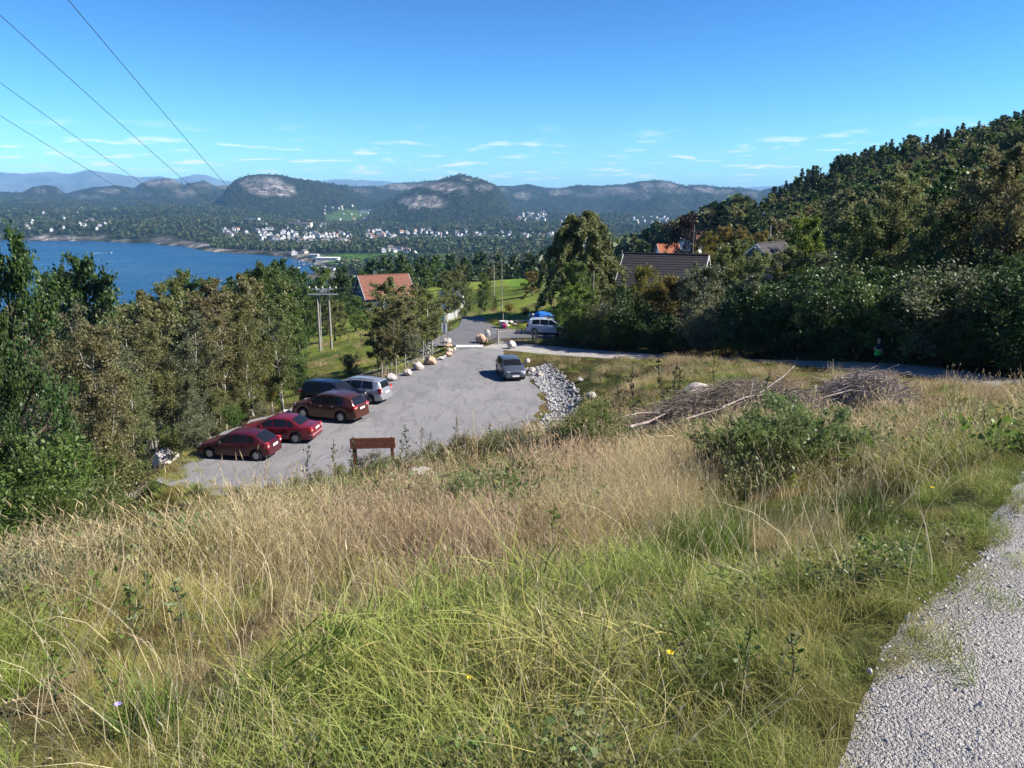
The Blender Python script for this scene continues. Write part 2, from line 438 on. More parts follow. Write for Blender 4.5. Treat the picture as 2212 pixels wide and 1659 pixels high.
# ------------------------------------------------------------------ materials
class NT:
    def __init__(s, name):
        s.mat = bpy.data.materials.new(name); s.mat.use_nodes = True
        s.n = s.mat.node_tree.nodes; s.l = s.mat.node_tree.links
        s.n.clear(); s.out = s.n.new("ShaderNodeOutputMaterial")
    def new(s, t, **kw):
        n = s.n.new(t)
        for k, v in kw.items(): setattr(n, k, v)
        return n
    def set(s, sock, v):
        if hasattr(v, 'is_linked'): s.l.new(v, sock)
        else: sock.default_value = v
    def noise(s, scale, detail=4, rough=.55, vec=None, dist=0):
        n = s.new("ShaderNodeTexNoise"); n.inputs['Scale'].default_value = scale
        n.inputs['Detail'].default_value = detail; n.inputs['Roughness'].default_value = rough; n.inputs['Distortion'].default_value = dist
        if vec is not None: s.l.new(vec, n.inputs['Vector'])
        return n.outputs[0]
    def rng(s, v, a, b, c=0., d=1.):
        n = s.new("ShaderNodeMapRange"); s.set(n.inputs[0], v)
        for i, q in enumerate((a, b, c, d)): s.set(n.inputs[i+1], q)
        return n.outputs[0]
    def math(s, op, a, b=0.):
        n = s.new("ShaderNodeMath", operation=op); s.set(n.inputs[0], a); s.set(n.inputs[1], b); return n.outputs[0]
    def mix(s, f, a, b, blend='MIX'):
        n = s.new("ShaderNodeMix", data_type='RGBA', blend_type=blend)
        s.set(n.inputs[0], f)
        for i, q in ((6, a), (7, b)):
            if isinstance(q, (tuple, list)): q = (*q[:3], 1)
            s.set(n.inputs[i], q)
        return n.outputs[2]
    def attr(s, name, out='Fac'):
        n = s.new("ShaderNodeAttribute"); n.attribute_name = name; return n.outputs[out]
    def pos(s): return s.new("ShaderNodeNewGeometry").outputs['Position']
    def obj(s): return s.new("ShaderNodeTexCoord").outputs['Object']
    def orand(s): return s.new("ShaderNodeObjectInfo").outputs['Random']
    def bump(s, h, strength=.5, dist=.1, normal=None):
        n = s.new("ShaderNodeBump"); n.inputs['Strength'].default_value = strength; n.inputs['Distance'].default_value = dist
        s.l.new(h, n.inputs['Height'])
        if normal is not None: s.l.new(normal, n.inputs['Normal'])
        return n.outputs[0]
    def bsdf(s, col, rough=.7, spec=.3, metal=0., normal=None, coat=0.):
        p = s.new("ShaderNodeBsdfPrincipled")
        s.set(p.inputs['Base Color'], (*col[:3], 1) if isinstance(col, (tuple, list)) else col)
        s.set(p.inputs['Roughness'], rough); p.inputs['Specular IOR Level'].default_value = spec
        p.inputs['Metallic'].default_value = metal; p.inputs['Coat Weight'].default_value = coat
        p.inputs['Coat Roughness'].default_value = .04
        if normal is not None: s.l.new(normal, p.inputs['Normal'])
        return p.outputs[0]
    def done(s, sh): s.l.new(sh, s.out.inputs['Surface']); return s.mat
def plain(name, col, rough=.6, spec=.3, metal=0., var=.15, scale=6., bump=0., coat=0.):
    t = NT(name); n = t.noise(scale, 5, .6, t.obj())
    c = t.mix(t.rng(n, .3, .7), tuple(q * (1 - var) for q in col), tuple(min(1, q * (1 + var)) for q in col))
    return t.done(t.bsdf(c, rough, spec, metal, t.bump(n, bump, .02) if bump else None, coat))
def leaf_mat(name, a, b, trans=.42, hue=.12, rough=.48):
    """foliage: two leaf colours, each tree a little different, light through the leaves"""
    t = NT(name)
    c = t.mix(t.attr("lv"), a, b)
    h = t.new("ShaderNodeHueSaturation")
    t.l.new(c, h.inputs['Color'])
    r = t.orand()
    t.set(h.inputs['Hue'], t.rng(r, 0, 1, .5 - hue * .16, .5 + hue * .16))
    t.set(h.inputs['Value'], t.rng(t.math('FRACT', t.math('MULTIPLY', r, 7.3)), 0, 1, 1 - hue, 1 + hue))
    p = t.bsdf(h.outputs[0], rough, .35)
    tr = t.new("ShaderNodeBsdfTranslucent"); t.l.new(h.outputs[0], tr.inputs[0])
    m = t.new("ShaderNodeMixShader"); m.inputs[0].default_value = trans
    t.l.new(p, m.inputs[1]); t.l.new(tr.outputs[0], m.inputs[2])
    return t.done(m.outputs[0])

M = {}
M['olive'] = leaf_mat("leaf_olive", (.105,.125,.040), (.225,.24,.085))
M['brown'] = leaf_mat("leaf_brown", (.125,.122,.050), (.24,.215,.095))
M['greyolive'] = leaf_mat("leaf_grey_olive", (.105,.12,.06), (.21,.22,.12))
M['green'] = leaf_mat("leaf_green", (.065,.115,.022), (.14,.20,.05))
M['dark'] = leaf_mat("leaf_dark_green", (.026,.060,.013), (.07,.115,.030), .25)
M['bright'] = leaf_mat("leaf_bright_green", (.10,.165,.022), (.20,.26,.045))
M['yellow'] = leaf_mat("leaf_yellow_green", (.13,.13,.02), (.22,.19,.04))
M['orange'] = leaf_mat("leaf_orange_brown", (.15,.115,.028), (.26,.185,.045))
M['copper'] = leaf_mat("leaf_copper", (.018,.008,.010), (.045,.018,.02), .2)
M['needle'] = leaf_mat("needles_dark", (.012,.032,.014), (.03,.06,.024), .12)
M['pine'] = leaf_mat("needles_pine", (.035,.06,.022), (.075,.11,.04), .15)
M['willow'] = leaf_mat("leaf_willow", (.105,.155,.045), (.23,.28,.10), .45)
M['fern'] = leaf_mat("leaf_fern", (.07,.12,.02), (.13,.17,.035))
M['twigdark'] = leaf_mat("leaf_sapling", (.02,.03,.012), (.05,.06,.02), .2)
M['flower'] = plain("petal_yellow", (.75,.52,.02), .6, .2)
M['lilac'] = plain("petal_lilac", (.35,.28,.7), .6, .2)
def bark_mat(name, a, b, scale):
    t = NT(name); v = t.obj()
    mp = t.new("ShaderNodeMapping"); mp.inputs['Scale'].default_value = (1, 1, .35); t.l.new(v, mp.inputs[0])
    n = t.noise(scale, 5, .7, mp.outputs[0])
    return t.done(t.bsdf(t.mix(t.rng(n, .42, .58), a, b), .85, .15, 0, t.bump(n, .6, .03)))
M['birchbark'] = bark_mat("bark_birch", (.10,.085,.07), (.52,.49,.43), 5)
M['bark'] = bark_mat("bark_brown", (.045,.035,.025), (.13,.11,.085), 9)
M['deadwood'] = bark_mat("dead_branch", (.16,.12,.11), (.42,.36,.33), 8)
M['brushwood'] = bark_mat("brushwood", (.09,.072,.06), (.26,.215,.18), 8)

# stone
def stone_mat(name, a, b, c, scale=3.):
    t = NT(name); v = t.obj()
    n1 = t.noise(scale, 6, .65, v); n2 = t.noise(scale * 5, 5, .7, v)
    col = t.mix(t.rng(n1, .35, .65), a, b)
    col = t.mix(t.rng(n2, .55, .72), col, c)
    r = t.orand()
    col = t.mix(.5, col, t.mix(r, (.75,.75,.8), (1.15,1.0,.9)), 'MULTIPLY')
    return t.done(t.bsdf(col, .85, .2, 0, t.bump(t.math('ADD', n1, t.math('MULTIPLY', n2, .4)), .8, .12)))
M['boulder'] = stone_mat("boulder_pale", (.34,.31,.28), (.54,.50,.46), (.16,.15,.14))
M['boulder_pink'] = stone_mat("boulder_pink", (.46,.32,.22), (.60,.45,.34), (.25,.18,.14))
M['boulder_white'] = stone_mat("boulder_white", (.60,.56,.55), (.75,.70,.68), (.35,.3,.28))
M['mossrock'] = stone_mat("rock_mossy", (.42,.40,.40), (.56,.53,.52), (.30,.27,.03))
for nm_, a_, b_ in (("pebble", (.30,.285,.275), (.50,.48,.46)), ("rubble", (.17,.17,.18), (.40,.395,.39))):
    t = NT("stone_" + nm_); r_ = t.orand()
    M[nm_] = t.done(t.bsdf(t.mix(r_, a_, b_), .88, .2))


# ------------------------------------------------------------------ ground
# one sheet on rings round the viewpoint, from the meadow to the far mountains
rings = np.concatenate([np.geomspace(.7, 130, 215, endpoint=False), np.geomspace(130, 26000, 300)])
fine = np.linspace(R(-46), R(46), 620)
coarse = np.linspace(R(46), R(314), 90)[1:-1]
angs = np.concatenate([fine, coarse])
NA, NR = len(angs), len(rings)
gx = (rings[:, None] * np.sin(angs)[None]).ravel(); gy = (rings[:, None] * np.cos(angs)[None]).ravel()
gx = np.append(gx, 0.0); gy = np.append(gy, 0.0)
gz, grock, gwho, gsdw = terrain(gx, gy, True)
gr = np.hypot(gx, gy)
i0 = np.arange(NR - 1)[:, None] * NA; a0 = np.arange(NA)[None]; a1 = (a0 + 1) % NA
gF = np.stack([i0 + a0, i0 + a1, i0 + NA + a1, i0 + NA + a0], -1).reshape(-1, 4)[:, ::-1]
# land colours (what grows or lies there, plus a haze tint on the farthest range)
gn = fbm(gx / 9, gy / 9, 4, 101); gn2 = fbm(gx / 2.2, gy / 2.2, 3, 105)
meadow = np.array([.070,.055,.026])[None] * (1 + .9 * gn[:, None]) + np.array([-.012,.016,-.006])[None] * sstep(-.1, .15, gn2)[:, None]
pasture = np.array([.12,.165,.028])[None] * (1 + .7 * gn[:, None])
wood = np.array([.026,.034,.014])[None] * (1 + 1.0 * gn[:, None])
gd, gdy = project(gx, gy, gz)
isp = sstep(-30, -10, gx) * 0
past = (sstep(80, 86, gy) * (1 - sstep(180, 260, gy)) + (gx < -4) * sstep(58, 62, gy)) * (gx < 9) * (gx > -36) * (1 - sstep(200, 260, gr))
past = np.clip(past, 0, 1)[:, None]
pn = sstep(.02, .2, fbm(gx / 6, gy / 6, 3, 111))[:, None] * .6
gcol = meadow * (1 - past) + (pasture * (1 - pn) + meadow * pn) * past
rough = np.clip(sstep(30, 60, np.abs(gx)) + sstep(110, 180, gr), 0, 1)[:, None] * (1 - past)
gcol = gcol * (1 - rough) + wood * rough
farm = sstep(300, 500, gr)[:, None]
gn3 = fbm(gx / 60, gy / 60, 5, 121)[:, None]; gn4 = fbm(gx / 500, gy / 500, 4, 131)[:, None]
fcol = np.array([.022,.032,.014])[None] * (1 + .9 * gn3 + .8 * gn4)
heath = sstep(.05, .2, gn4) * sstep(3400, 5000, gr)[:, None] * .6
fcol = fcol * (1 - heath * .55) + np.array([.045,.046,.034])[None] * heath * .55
gcol = gcol * (1 - farm) + fcol * farm
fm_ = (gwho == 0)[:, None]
gcol = np.where(fm_, np.array([.13,.17,.18])[None] * (1 + .9 * fbm(gx / 900, gy / 900, 5, 137)[:, None]), gcol)  # rock and heath of the farthest range, haze blue put into the colour
for poly, c in FIELDS:
    s = poly_sd(gd, gdy, poly)
    k = (sstep(-.6, .8, s) * (gr > 160) * (gr < 5200))[:, None]
    gcol = gcol * (1 - k) + np.array(c)[None] * (1 + .5 * gn3) * k
rk = grock * (.35 + .65 * sstep(-.10, .12, fbm(gx / 55, gy / 55, 4, 141) + (grock - .5) * .25))
lo = 1 - sstep(0, .02, np.abs(gsdw) * 0 + 1)
rcol = np.array([.315,.315,.315])[None] * (1 + .8 * fbm(gx / 40, gy / 40, 4, 151)[:, None])
gcol = gcol * (1 - rk[:, None]) + rcol * rk[:, None]
# rock relief
gz = gz + np.where(gwho >= 0, rk * fbm(gx / 70, gy / 70, 4, 161) * 34, 0)
gcol = np.clip(gcol, .004, .8)

t = NT("ground")
pos = t.pos(); c = t.attr("col", 'Color')
n1 = t.noise(.9, 6, .65, pos); n2 = t.noise(14, 4, .6, pos); n3 = t.noise(.035, 7, .75, pos)
fcl = t.mix(t.rng(n1, .25, .75), (.62,.62,.62), (1.35,1.3,1.2))
col = t.mix(1.0, c, fcl, 'MULTIPLY')
col = t.mix(1.0, col, t.mix(t.rng(n2, .3, .7), (.6,.62,.6), (1.35,1.3,1.3)), 'MULTIPLY')
col = t.mix(1.0, col, t.mix(t.rng(n3, .38, .62), (.45,.5,.5), (1.6,1.5,1.5)), 'MULTIPLY')
mpv = t.new("ShaderNodeMapping"); mpv.inputs['Scale'].default_value = (1, 1, .22); t.l.new(pos, mpv.inputs[0])
n5 = t.noise(.022, 8, .72, mpv.outputs[0], .6)
crack = t.mix(t.rng(n5, .45, .53), (.12,.14,.16), (1.25,1.2,1.15))
col = t.mix(t.attr("rock"), col, t.mix(1.0, col, crack, 'MULTIPLY'))
sepz = t.new("ShaderNodeSeparateXYZ"); t.l.new(pos, sepz.inputs[0])
dist = t.new("ShaderNodeVectorMath", operation='LENGTH'); t.l.new(pos, dist.inputs[0])
isfar = t.rng(dist.outputs['Value'], 400, 900)
b1 = t.bump(n2, .8, .05)
b2 = t.new("ShaderNodeBump"); t.l.new(n3, b2.inputs['Height']); t.l.new(b1, b2.inputs['Normal'])
t.set(b2.inputs['Strength'], t.math('MULTIPLY', isfar, .9)); b2.inputs['Distance'].default_value = 40
M['ground'] = t.done(t.bsdf(col, .95, .08, 0, b2.outputs[0]))
me = mesh_np("ground", np.stack([gx, gy, gz], 1), gF, [M['ground']], True, {"rock": rk}, {"col": gcol})
ground = tag(link("ground", me), kind='structure')

# ------------------------------------------------------------------ sea
t = NT("sea"); pos = t.pos()
mp = t.new("ShaderNodeMapping"); mp.inputs['Scale'].default_value = (.35, 1, 1); mp.inputs['Rotation'].default_value = (0, 0, .25); t.l.new(pos, mp.inputs[0])
w1 = t.noise(.16, 6, .6, mp.outputs[0]); w2 = t.noise(.006, 4, .6, mp.outputs[0]); w3 = t.noise(.7, 3, .6, mp.outputs[0])
wb = t.math('ADD', w1, t.math('MULTIPLY', w3, .25))
scol = t.mix(t.rng(w2, .35, .65), (.004,.030,.085), (.006,.055,.125))
M['sea'] = t.done(t.bsdf(scol, t.rng(w2, .35, .65, .22, .38), .28, 0, t.bump(wb, .9, 2.2)))
wx = np.array([p[0] for p in WATER]); wy = np.array([p[1] for p in WATER])
sea = MB().add([(-9000,250,SEA),(400,250,SEA),(400,2600,SEA),(-9000,2600,SEA)], [(0,1,2,3)]).build("water", M['sea'])
tag(sea, kind='structure')

# ------------------------------------------------------------------ car park, path, road sheets
def sheet(name, poly, z, step, mat, wobble=0.0):
    pts = []
    n = len(poly)
    for i in range(n):
        p, q = np.array(poly[i], float), np.array(poly[(i + 1) % n], float)
        e = q - p; L = np.linalg.norm(e); m = max(1, int(L / step)); nrm = np.array([e[1], -e[0]]) / L
        for k in range(m):
            c = p + e * k / m
            c = c + nrm * wobble * 2 * float(fbm(np.array([c[0] / 1.1]), np.array([c[1] / 1.1]), 3, 171)[0])
            pts.append((c[0], c[1], z))
    from mathutils.geometry import tessellate_polygon
    tri = tessellate_polygon([[Vector(p) for p in pts]])
    V = np.array(pts); T = np.array(tri)
    u = np.cross(V[T[:, 1]] - V[T[:, 0]], V[T[:, 2]] - V[T[:, 0]])[:, 2]
    T[u < 0] = T[u < 0][:, ::-1]
    return tag(link(name, mesh_np(name, V, T, [mat])), kind='structure')
t = NT("gravel_lot"); pos = t.pos()
n1 = t.noise(.45, 5, .6, pos, .6); n2 = t.noise(11, 3, .7, pos); n3 = t.noise(32, 3, .8, pos)
mp = t.new("ShaderNodeMapping"); mp.inputs['Scale'].default_value = (.9, .28, 1); mp.inputs['Rotation'].default_value = (0, 0, -.35); t.l.new(pos, mp.inputs[0])
tr = t.noise(1.3, 4, .6, mp.outputs[0], 1.2)
col = t.mix(t.rng(n1, .3, .7), (.165,.16,.165), (.23,.225,.23))
n4 = t.noise(.13, 4, .6, pos, .5)
col = t.mix(1.0, col, t.mix(t.rng(n4, .3, .7), (.8,.8,.82), (1.18,1.17,1.15)), 'MULTIPLY')
col = t.mix(t.rng(tr, .52, .60, 0, .75), col, (.115,.113,.12))
col = t.mix(t.rng(n2, .30, .72), t.mix(.35, col, (.12,.12,.125)), t.mix(.3, col, (.38,.37,.37)))
M['lot'] = t.done(t.bsdf(col, .92, .2, 0, t.bump(t.math('ADD', n2, n3), .7, .05)))
sheet("car_park", LOT, 0.0, .3, M['lot'], .55)
t = NT("asphalt"); pos = t.pos()
n1 = t.noise(.5, 4, .6, pos); n2 = t.noise(30, 3, .7, pos)
col = t.mix(t.rng(n1, .3, .7), (.085,.082,.088), (.125,.12,.125))
M['asphalt'] = t.done(t.bsdf(t.mix(t.rng(n2, .3, .7, 0, .25), col, (.2,.2,.2)), .8, .3, 0, t.bump(n2, .3, .02)))
sheet("road", ROAD, .012, .3, M['asphalt'], .05)
t = NT("gravel_path"); pos = t.pos()
n1 = t.noise(.8, 5, .6, pos); v = t.new("ShaderNodeTexVoronoi"); v.inputs['Scale'].default_value = 75; t.l.new(pos, v.inputs['Vector'])
v2 = t.new("ShaderNodeTexVoronoi"); v2.inputs['Scale'].default_value = 190; t.l.new(pos, v2.inputs['Vector'])
col = t.mix(t.rng(n1, .3, .7), (.33,.312,.295), (.42,.40,.38))
hsv_ = t.new("ShaderNodeSeparateColor"); t.l.new(v.outputs['Color'], hsv_.inputs[0])
col = t.mix(1.0, col, t.mix(hsv_.outputs[0], (.72,.72,.76), (1.22,1.2,1.16)), 'MULTIPLY')
hgt = t.math('ADD', t.math('MULTIPLY', v.outputs['Distance'], -1.0), t.math('MULTIPLY', v2.outputs['Distance'], -.5))
M['path'] = t.done(t.bsdf(col, .9, .2, 0, t.bump(hgt, 1.0, .02)))
pl = np.array(PATH); tan = np.gradient(pl[:, :2], axis=0); tan /= np.linalg.norm(tan, axis=1)[:, None]
nor = np.stack([tan[:, 1], -tan[:, 0]], 1)
offs = np.array([-1.12, -1, -.7, -.35, 0, .35, .7, 1, 1.12]) * PATHW
pv = []
for k, o in enumerate(offs):
    q = pl.copy(); q[:, :2] += nor * (o + (0 if 0 < k < 8 else 1) * 0.0)
    q[:, 2] += .015 - .02 * (o / PATHW) ** 2 - (.09 if k in (0, 8) else 0) + fbm(q[:, 0] / 1.2, q[:, 1] / 1.2, 2, 191) * .04
    pv.append(q)
pv = np.stack(pv, 1); n0, m0 = pv.shape[:2]
ii = np.arange(n0 - 1)[:, None] * m0; jj = np.arange(m0 - 1)[None]
pf = np.stack([ii + jj, ii + jj + 1, ii + m0 + jj + 1, ii + m0 + jj], -1).reshape(-1, 4)
tag(link("path", mesh_np("path", pv.reshape(-1, 3), pf[:, ::-1], [M['path']], True)), kind='structure')

# ------------------------------------------------------------------ trees and shrubs
def unit(v): return v / np.maximum(np.linalg.norm(v, axis=-1, keepdims=True), 1e-9)
def leaves_mesh(name, C, size, g, up=.35, aspect=.55, D=None, lvc=None):
    """one small four-cornered leaf at each centre"""
    n = len(C)
    a = unit(g.normal(size=(n, 3)) + (0 if D is None else D * 2.2))
    nn = unit(g.normal(size=(n, 3)) + np.array([0, 0, up * 3]))
    b = unit(np.cross(nn, a)); s = (size * (.6 + .8 * g.random(n)))[:, None]
    a = a * s; b = b * s * aspect
    bow = np.cross(a, b) / np.maximum(s, 1e-6) * .25
    V = np.stack([C - a, C + b + bow, C + a, C - b + bow], 1).reshape(-1, 3)
    F_ = np.arange(n * 4).reshape(n, 4)
    lv = np.clip((g.random(n) * .55 + .45 * (lvc if lvc is not None else g.random(n))), 0, 1)
    return mesh_np(name, V, F_, [None], False, {"lv": np.repeat(lv, 4)})
def make_tree(style, seed, n_leaf, leaf, H=10., CR=3., cb=.25):
    """returns (trunk mesh, crown mesh) of a tree H metres tall with crown radius CR"""
    g = np.random.default_rng(seed); mb = MB(); C = []; Dn = []; LV = []
    stems = {'birch': 2, 'shrub': 7, 'willow': 9}.get(style, 1)
    tw = []
    for st in range(stems):
        ang0 = g.random() * 6.28
        lean = {'birch': .10, 'shrub': .42, 'willow': .45}.get(style, .03) * (.4 + g.random())
        hh = H * ((1.0 if st == 0 else .72 + .25 * g.random()))
        base = np.array([math.cos(ang0), math.sin(ang0), 0]) * (.02 * H if stems > 1 else 0)
        npt = 9; wob = np.cumsum(g.normal(size=(npt, 2)) * .012 * H, 0); wob -= wob[0]
        ts = np.linspace(0, 1, npt)
        T = np.zeros((npt, 3)); T[:, 2] = ts * hh * (.96 if stems == 1 else .93)
        T[:, 0] = base[0] + math.cos(ang0) * lean * hh * ts ** 1.1 + wob[:, 0] * .6
        T[:, 1] = base[1] + math.sin(ang0) * lean * hh * ts ** 1.1 + wob[:, 1] * .6
        r0 = H * {'birch': .0105, 'shrub': .008, 'willow': .006, 'oak': .026, 'spruce': .016}.get(style, .016)
        mb.tube(T, [r0 * (1.25 if k == 0 else 1) * (1 - .86 * t_) for k, t_ in enumerate(ts)], 6 if stems < 5 else 4)
        nb = {'birch': 15, 'oak': 17, 'weep': 30, 'spruce': 34, 'pine': 20, 'shrub': 5, 'willow': 4}.get(style, 16)
        for k in range(nb):
            f = cb + (1 - cb) * (k + g.random()) / nb
            f = min(f, .985)
            az = k * 2.4 + ang0 + g.random() * .7
            p0 = np.array([np.interp(f, ts, T[:, j]) for j in range(3)])
            q = (f - cb) / (1 - cb)
            if style == 'spruce': L = CR * (1 - q) ** .85 * (.8 + .35 * g.random()) + .12; el = -.12 - .25 * (1 - q) + .5 * q
            elif style == 'pine': L = CR * (.35 + .9 * math.sin(math.pi * min(1, q * .9 + .12)) ** .8) * (.55 + .6 * g.random()); el = .12 + .5 * q
            elif style == 'weep': L = CR * (1.0 if q < .8 else .7) * (.55 + .5 * g.random()); el = .55 + .45 * q
            elif style in ('shrub', 'willow'): L = CR * .62 * (.55 + .6 * g.random()); el = .35 + .5 * g.random()
            elif style == 'birch': L = CR * (.35 + .75 * math.sin(math.pi * (q * .86 + .1))) * (.6 + .5 * g.random()) * (.85 if stems > 1 else 1); el = .55 + .35 * q
            else: L = CR * (.45 + .65 * math.sin(math.pi * (q * .78 + .17))) * (.65 + .5 * g.random()); el = .35 + .6 * q
            d = np.array([math.cos(az) * math.cos(el), math.sin(az) * math.cos(el), math.sin(el)])
            m = 6; us = np.linspace(0, 1, m)
            B = p0[None] + d[None] * (us * L)[:, None] + g.normal(size=(m, 3)) * .03 * L * us[:, None]
            if style == 'weep': B[:, 2] -= (us ** 2.4) * L * .7
            elif style == 'spruce': B[:, 2] += (us ** 2) * L * .12
            elif style != 'pine': B[:, 2] -= (us ** 2) * L * .18
            rb = r0 * .42 * (1 - .6 * q)
            mb.tube(B, [rb * (1 - .8 * u_) + .004 for u_ in us], 4, cap=False)
            n2 = {'spruce': 7, 'weep': 11, 'shrub': 4, 'willow': 5}.get(style, 7)
            clump = g.random()
            for s_ in range(n2):
                u0 = .22 + .78 * (s_ + g.random()) / n2
                p1 = np.array([np.interp(u0, us, B[:, j]) for j in range(3)])
                side = unit(g.normal(size=3) + d * .7 + np.array([0, 0, .15]))
                L2 = L * .42 * (1.15 - .5 * u0) * (.6 + .7 * g.random())
                if style == 'weep': side = unit(g.normal(size=3) * .22 + np.array([d[0] * .35, d[1] * .35, -1])); L2 = (.10 + .14 * g.random()) * H * (.6 + .5 * u0)
                if style == 'spruce': side = unit(d * .5 + np.cross(d, [0, 0, 1]) * (1 if s_ % 2 else -1) + np.array([0, 0, -.25])); L2 = L * .45 * (1.1 - .7 * u0) + .08
                if style in ('shrub', 'willow'): side = unit(g.normal(size=3) * .6 + d + np.array([0, 0, .8])); L2 = H * .2 * (.6 + .7 * g.random())
                e1 = p1 + side * L2
                if style in ('birch', 'oak', 'shrub', 'willow') and leaf < .2: mb.tube([p1, e1], [rb * .35 + .002, .003], 3, cap=False)
                tw.append((p1, e1, clump, g.random()))
    nt = len(tw); per = n_leaf // nt
    for p1, e1, cl, rr in tw:
        k = max(2, int(per * (.45 + 1.1 * rr)))
        u = g.random(k) ** .8
        sp = {'weep': .055, 'spruce': .035, 'pine': .12, 'willow': .06}.get(style, .17)
        ll = np.linalg.norm(e1 - p1)
        sig = np.maximum(sp * (ll + .25), leaf * .6) if style not in ('weep', 'spruce') else np.maximum(.02 * H * .35, leaf * .5)
        P_ = p1[None] + (e1 - p1)[None] * (u * 1.12)[:, None] + g.normal(size=(k, 3)) * sig
        C.append(P_); Dn.append(np.repeat(unit(e1 - p1)[None], k, 0)); LV.append(np.full(k, .5 * cl + .5 * rr))
    C = np.concatenate(C); Dn = np.concatenate(Dn); LV = np.concatenate(LV)
    C[:, 2] = np.maximum(C[:, 2], .05)
    asp = {'spruce': .28, 'pine': .22, 'willow': .32, 'weep': .5}.get(style, .62)
    cm = leaves_mesh("crown", C, leaf, g, .15 if style in ('weep', 'spruce', 'pine') else .3, asp, Dn if style in ('spruce', 'pine', 'weep', 'willow') else None, LV)
    tm = bpy.data.meshes.new("trunk"); tm.from_pydata(mb.v, [], mb.f); tm.materials.append(None)
    tm.polygons.foreach_set("use_smooth", [True] * len(mb.f)); tm.update()
    top = float(np.percentile(C[:, 2], 99.6))
    return dict(H=max(top, .8 * H), CR=CR, trunk=tm, crown=cm, style=style)
LIB = {
 'birch_n': [make_tree('birch', 10 + i, 22000, .056, 10, 2.7, .16) for i in range(4)],
 'birch': [make_tree('birch', 20 + i, 12500, .085, 10, 2.7, .18) for i in range(4)],
 'oak_n': [make_tree('oak', 30 + i, 17000, .10, 11, 3.6, .14) for i in range(2)],
 'oak': [make_tree('oak', 40 + i, 13000, .125, 10, 3.9, .12) for i in range(4)],
 'oak_f': [make_tree('oak', 50 + i, 3600, .28, 10, 3.8, .08) for i in range(4)],
 'weep': [make_tree('weep', 60, 38000, .11, 11, 3.9, .2)],
 'spruce': [make_tree('spruce', 70 + i, 7000, .17, 11, 2.5, .06) for i in range(2)],
 'spruce_f': [make_tree('spruce', 80 + i, 2600, .26, 11, 1.9, .08) for i in range(2)],
 'pine': [make_tree('pine', 90 + i, 6500, .16, 11, 2.2, .25) for i in range(2)],
 'shrub': [make_tree('shrub', 100 + i, 7000, .075, 4, 2.0, .12) for i in range(4)],
 'shrub_n': [make_tree('shrub', 110 + i, 6000, .028, 1.6, .9, .1) for i in range(3)],
 'willow': [make_tree('willow', 120 + i, 11500, .038, 1.7, 1.35, .12) for i in range(2)],
}
_use = {}
def put_tree(kind, mat, x, y, H, label, cat='tree', group=None, name=None, bark='bark', wide=1.0, rz=None, sink=.08, variant=None):
    v = LIB[kind]; _use[kind] = _use.get(kind, 0) + 1
    a = v[(variant if variant is not None else _use[kind]) % len(v)]
    z = ground_z(x, y)
    o = empty(name or {'birch': 'birch_tree', 'oak': 'broadleaf_tree', 'weep': 'weeping_birch', 'spruce': 'spruce_tree', 'pine': 'pine_tree', 'shrub': 'leafy_shrub', 'willow': 'willow_shrub'}[a['style']], (x, y, z - sink), random.random() * 6.28 if rz is None else rz)
    s = H / a['H']; o.scale = (s * wide, s * wide, s)
    tag(o, label, cat, group)
    for nm, m in (('trunk', bark), ('crown', mat)):
        c = link(nm, a[nm], o)
        c.material_slots[0].link = 'OBJECT'; c.material_slots[0].material = M[m]
    return o
def tree_px(kind, mat, dx, dtop, Y, label, **kw):
    """a tree whose top stands at photo position (dx, dtop), Y metres away"""
    p = at_depth(dx, dtop, Y)
    z = ground_z(p[0], Y)
    H = max(1.0, float(p[2] - z))
    if kind in ('oak', 'oak_f'): kw['wide'] = kw.get('wide', 1) * min(2.2, max(1, 8 / H) ** .8)
    return put_tree(kind, mat, float(p[0]), Y, H, label, **kw)

# ------------------------------------------------------------------ planting, nearest first
G_LW = 'wood left of the car park'
tree_px('oak_n', 'dark', -12, 486, 26, "tall dark green tree with glossy leaves at the left edge", wide=.47)
tree_px('oak_n', 'dark', -70, 560, 22, "dark leafy tree cut by the left edge of the photo, below the tall one", wide=.42)
tree_px('oak', 'dark', 180, 552, 66, "round dark green oak rising against the blue water", wide=.75)
tree_px('oak', 'dark', 110, 580, 72, "dark green oak just left of the round one by the water", wide=.6)
left = [(115,640,40,'birch_n','brown'),(215,655,44,'birch_n','greyolive'),(285,628,56,'birch','brown'),(345,612,62,'birch','olive'),(400,590,70,'birch','olive'),
        (455,602,66,'birch','brown'),(500,592,72,'birch','olive'),(545,600,68,'birch','brown'),(585,610,64,'birch','olive'),(600,660,58,'birch_n','olive'),
        (160,700,37,'birch_n','brown'),(310,690,47,'birch_n','brown'),(395,672,50,'birch_n','greyolive'),(465,668,52,'birch_n','brown'),(535,668,53,'birch_n','olive'),
        (250,720,40,'birch_n','greyolive'),(345,742,48,'birch_n','olive'),(430,745,51,'birch_n','brown'),(505,735,54,'birch_n','olive'),(580,722,57,'birch_n','yellow'),
        (90,730,34,'birch_n','greyolive'),(185,790,33,'birch_n','brown'),(250,800,39,'birch_n','olive'),(395,812,48,'birch_n','greyolive'),(462,800,50,'birch_n','olive'),
        (545,800,54,'birch_n','olive'),(240,660,60,'birch','olive'),(630,690,64,'birch','green'),(420,640,60,'birch','brown'),(330,655,64,'birch','greyolive')]
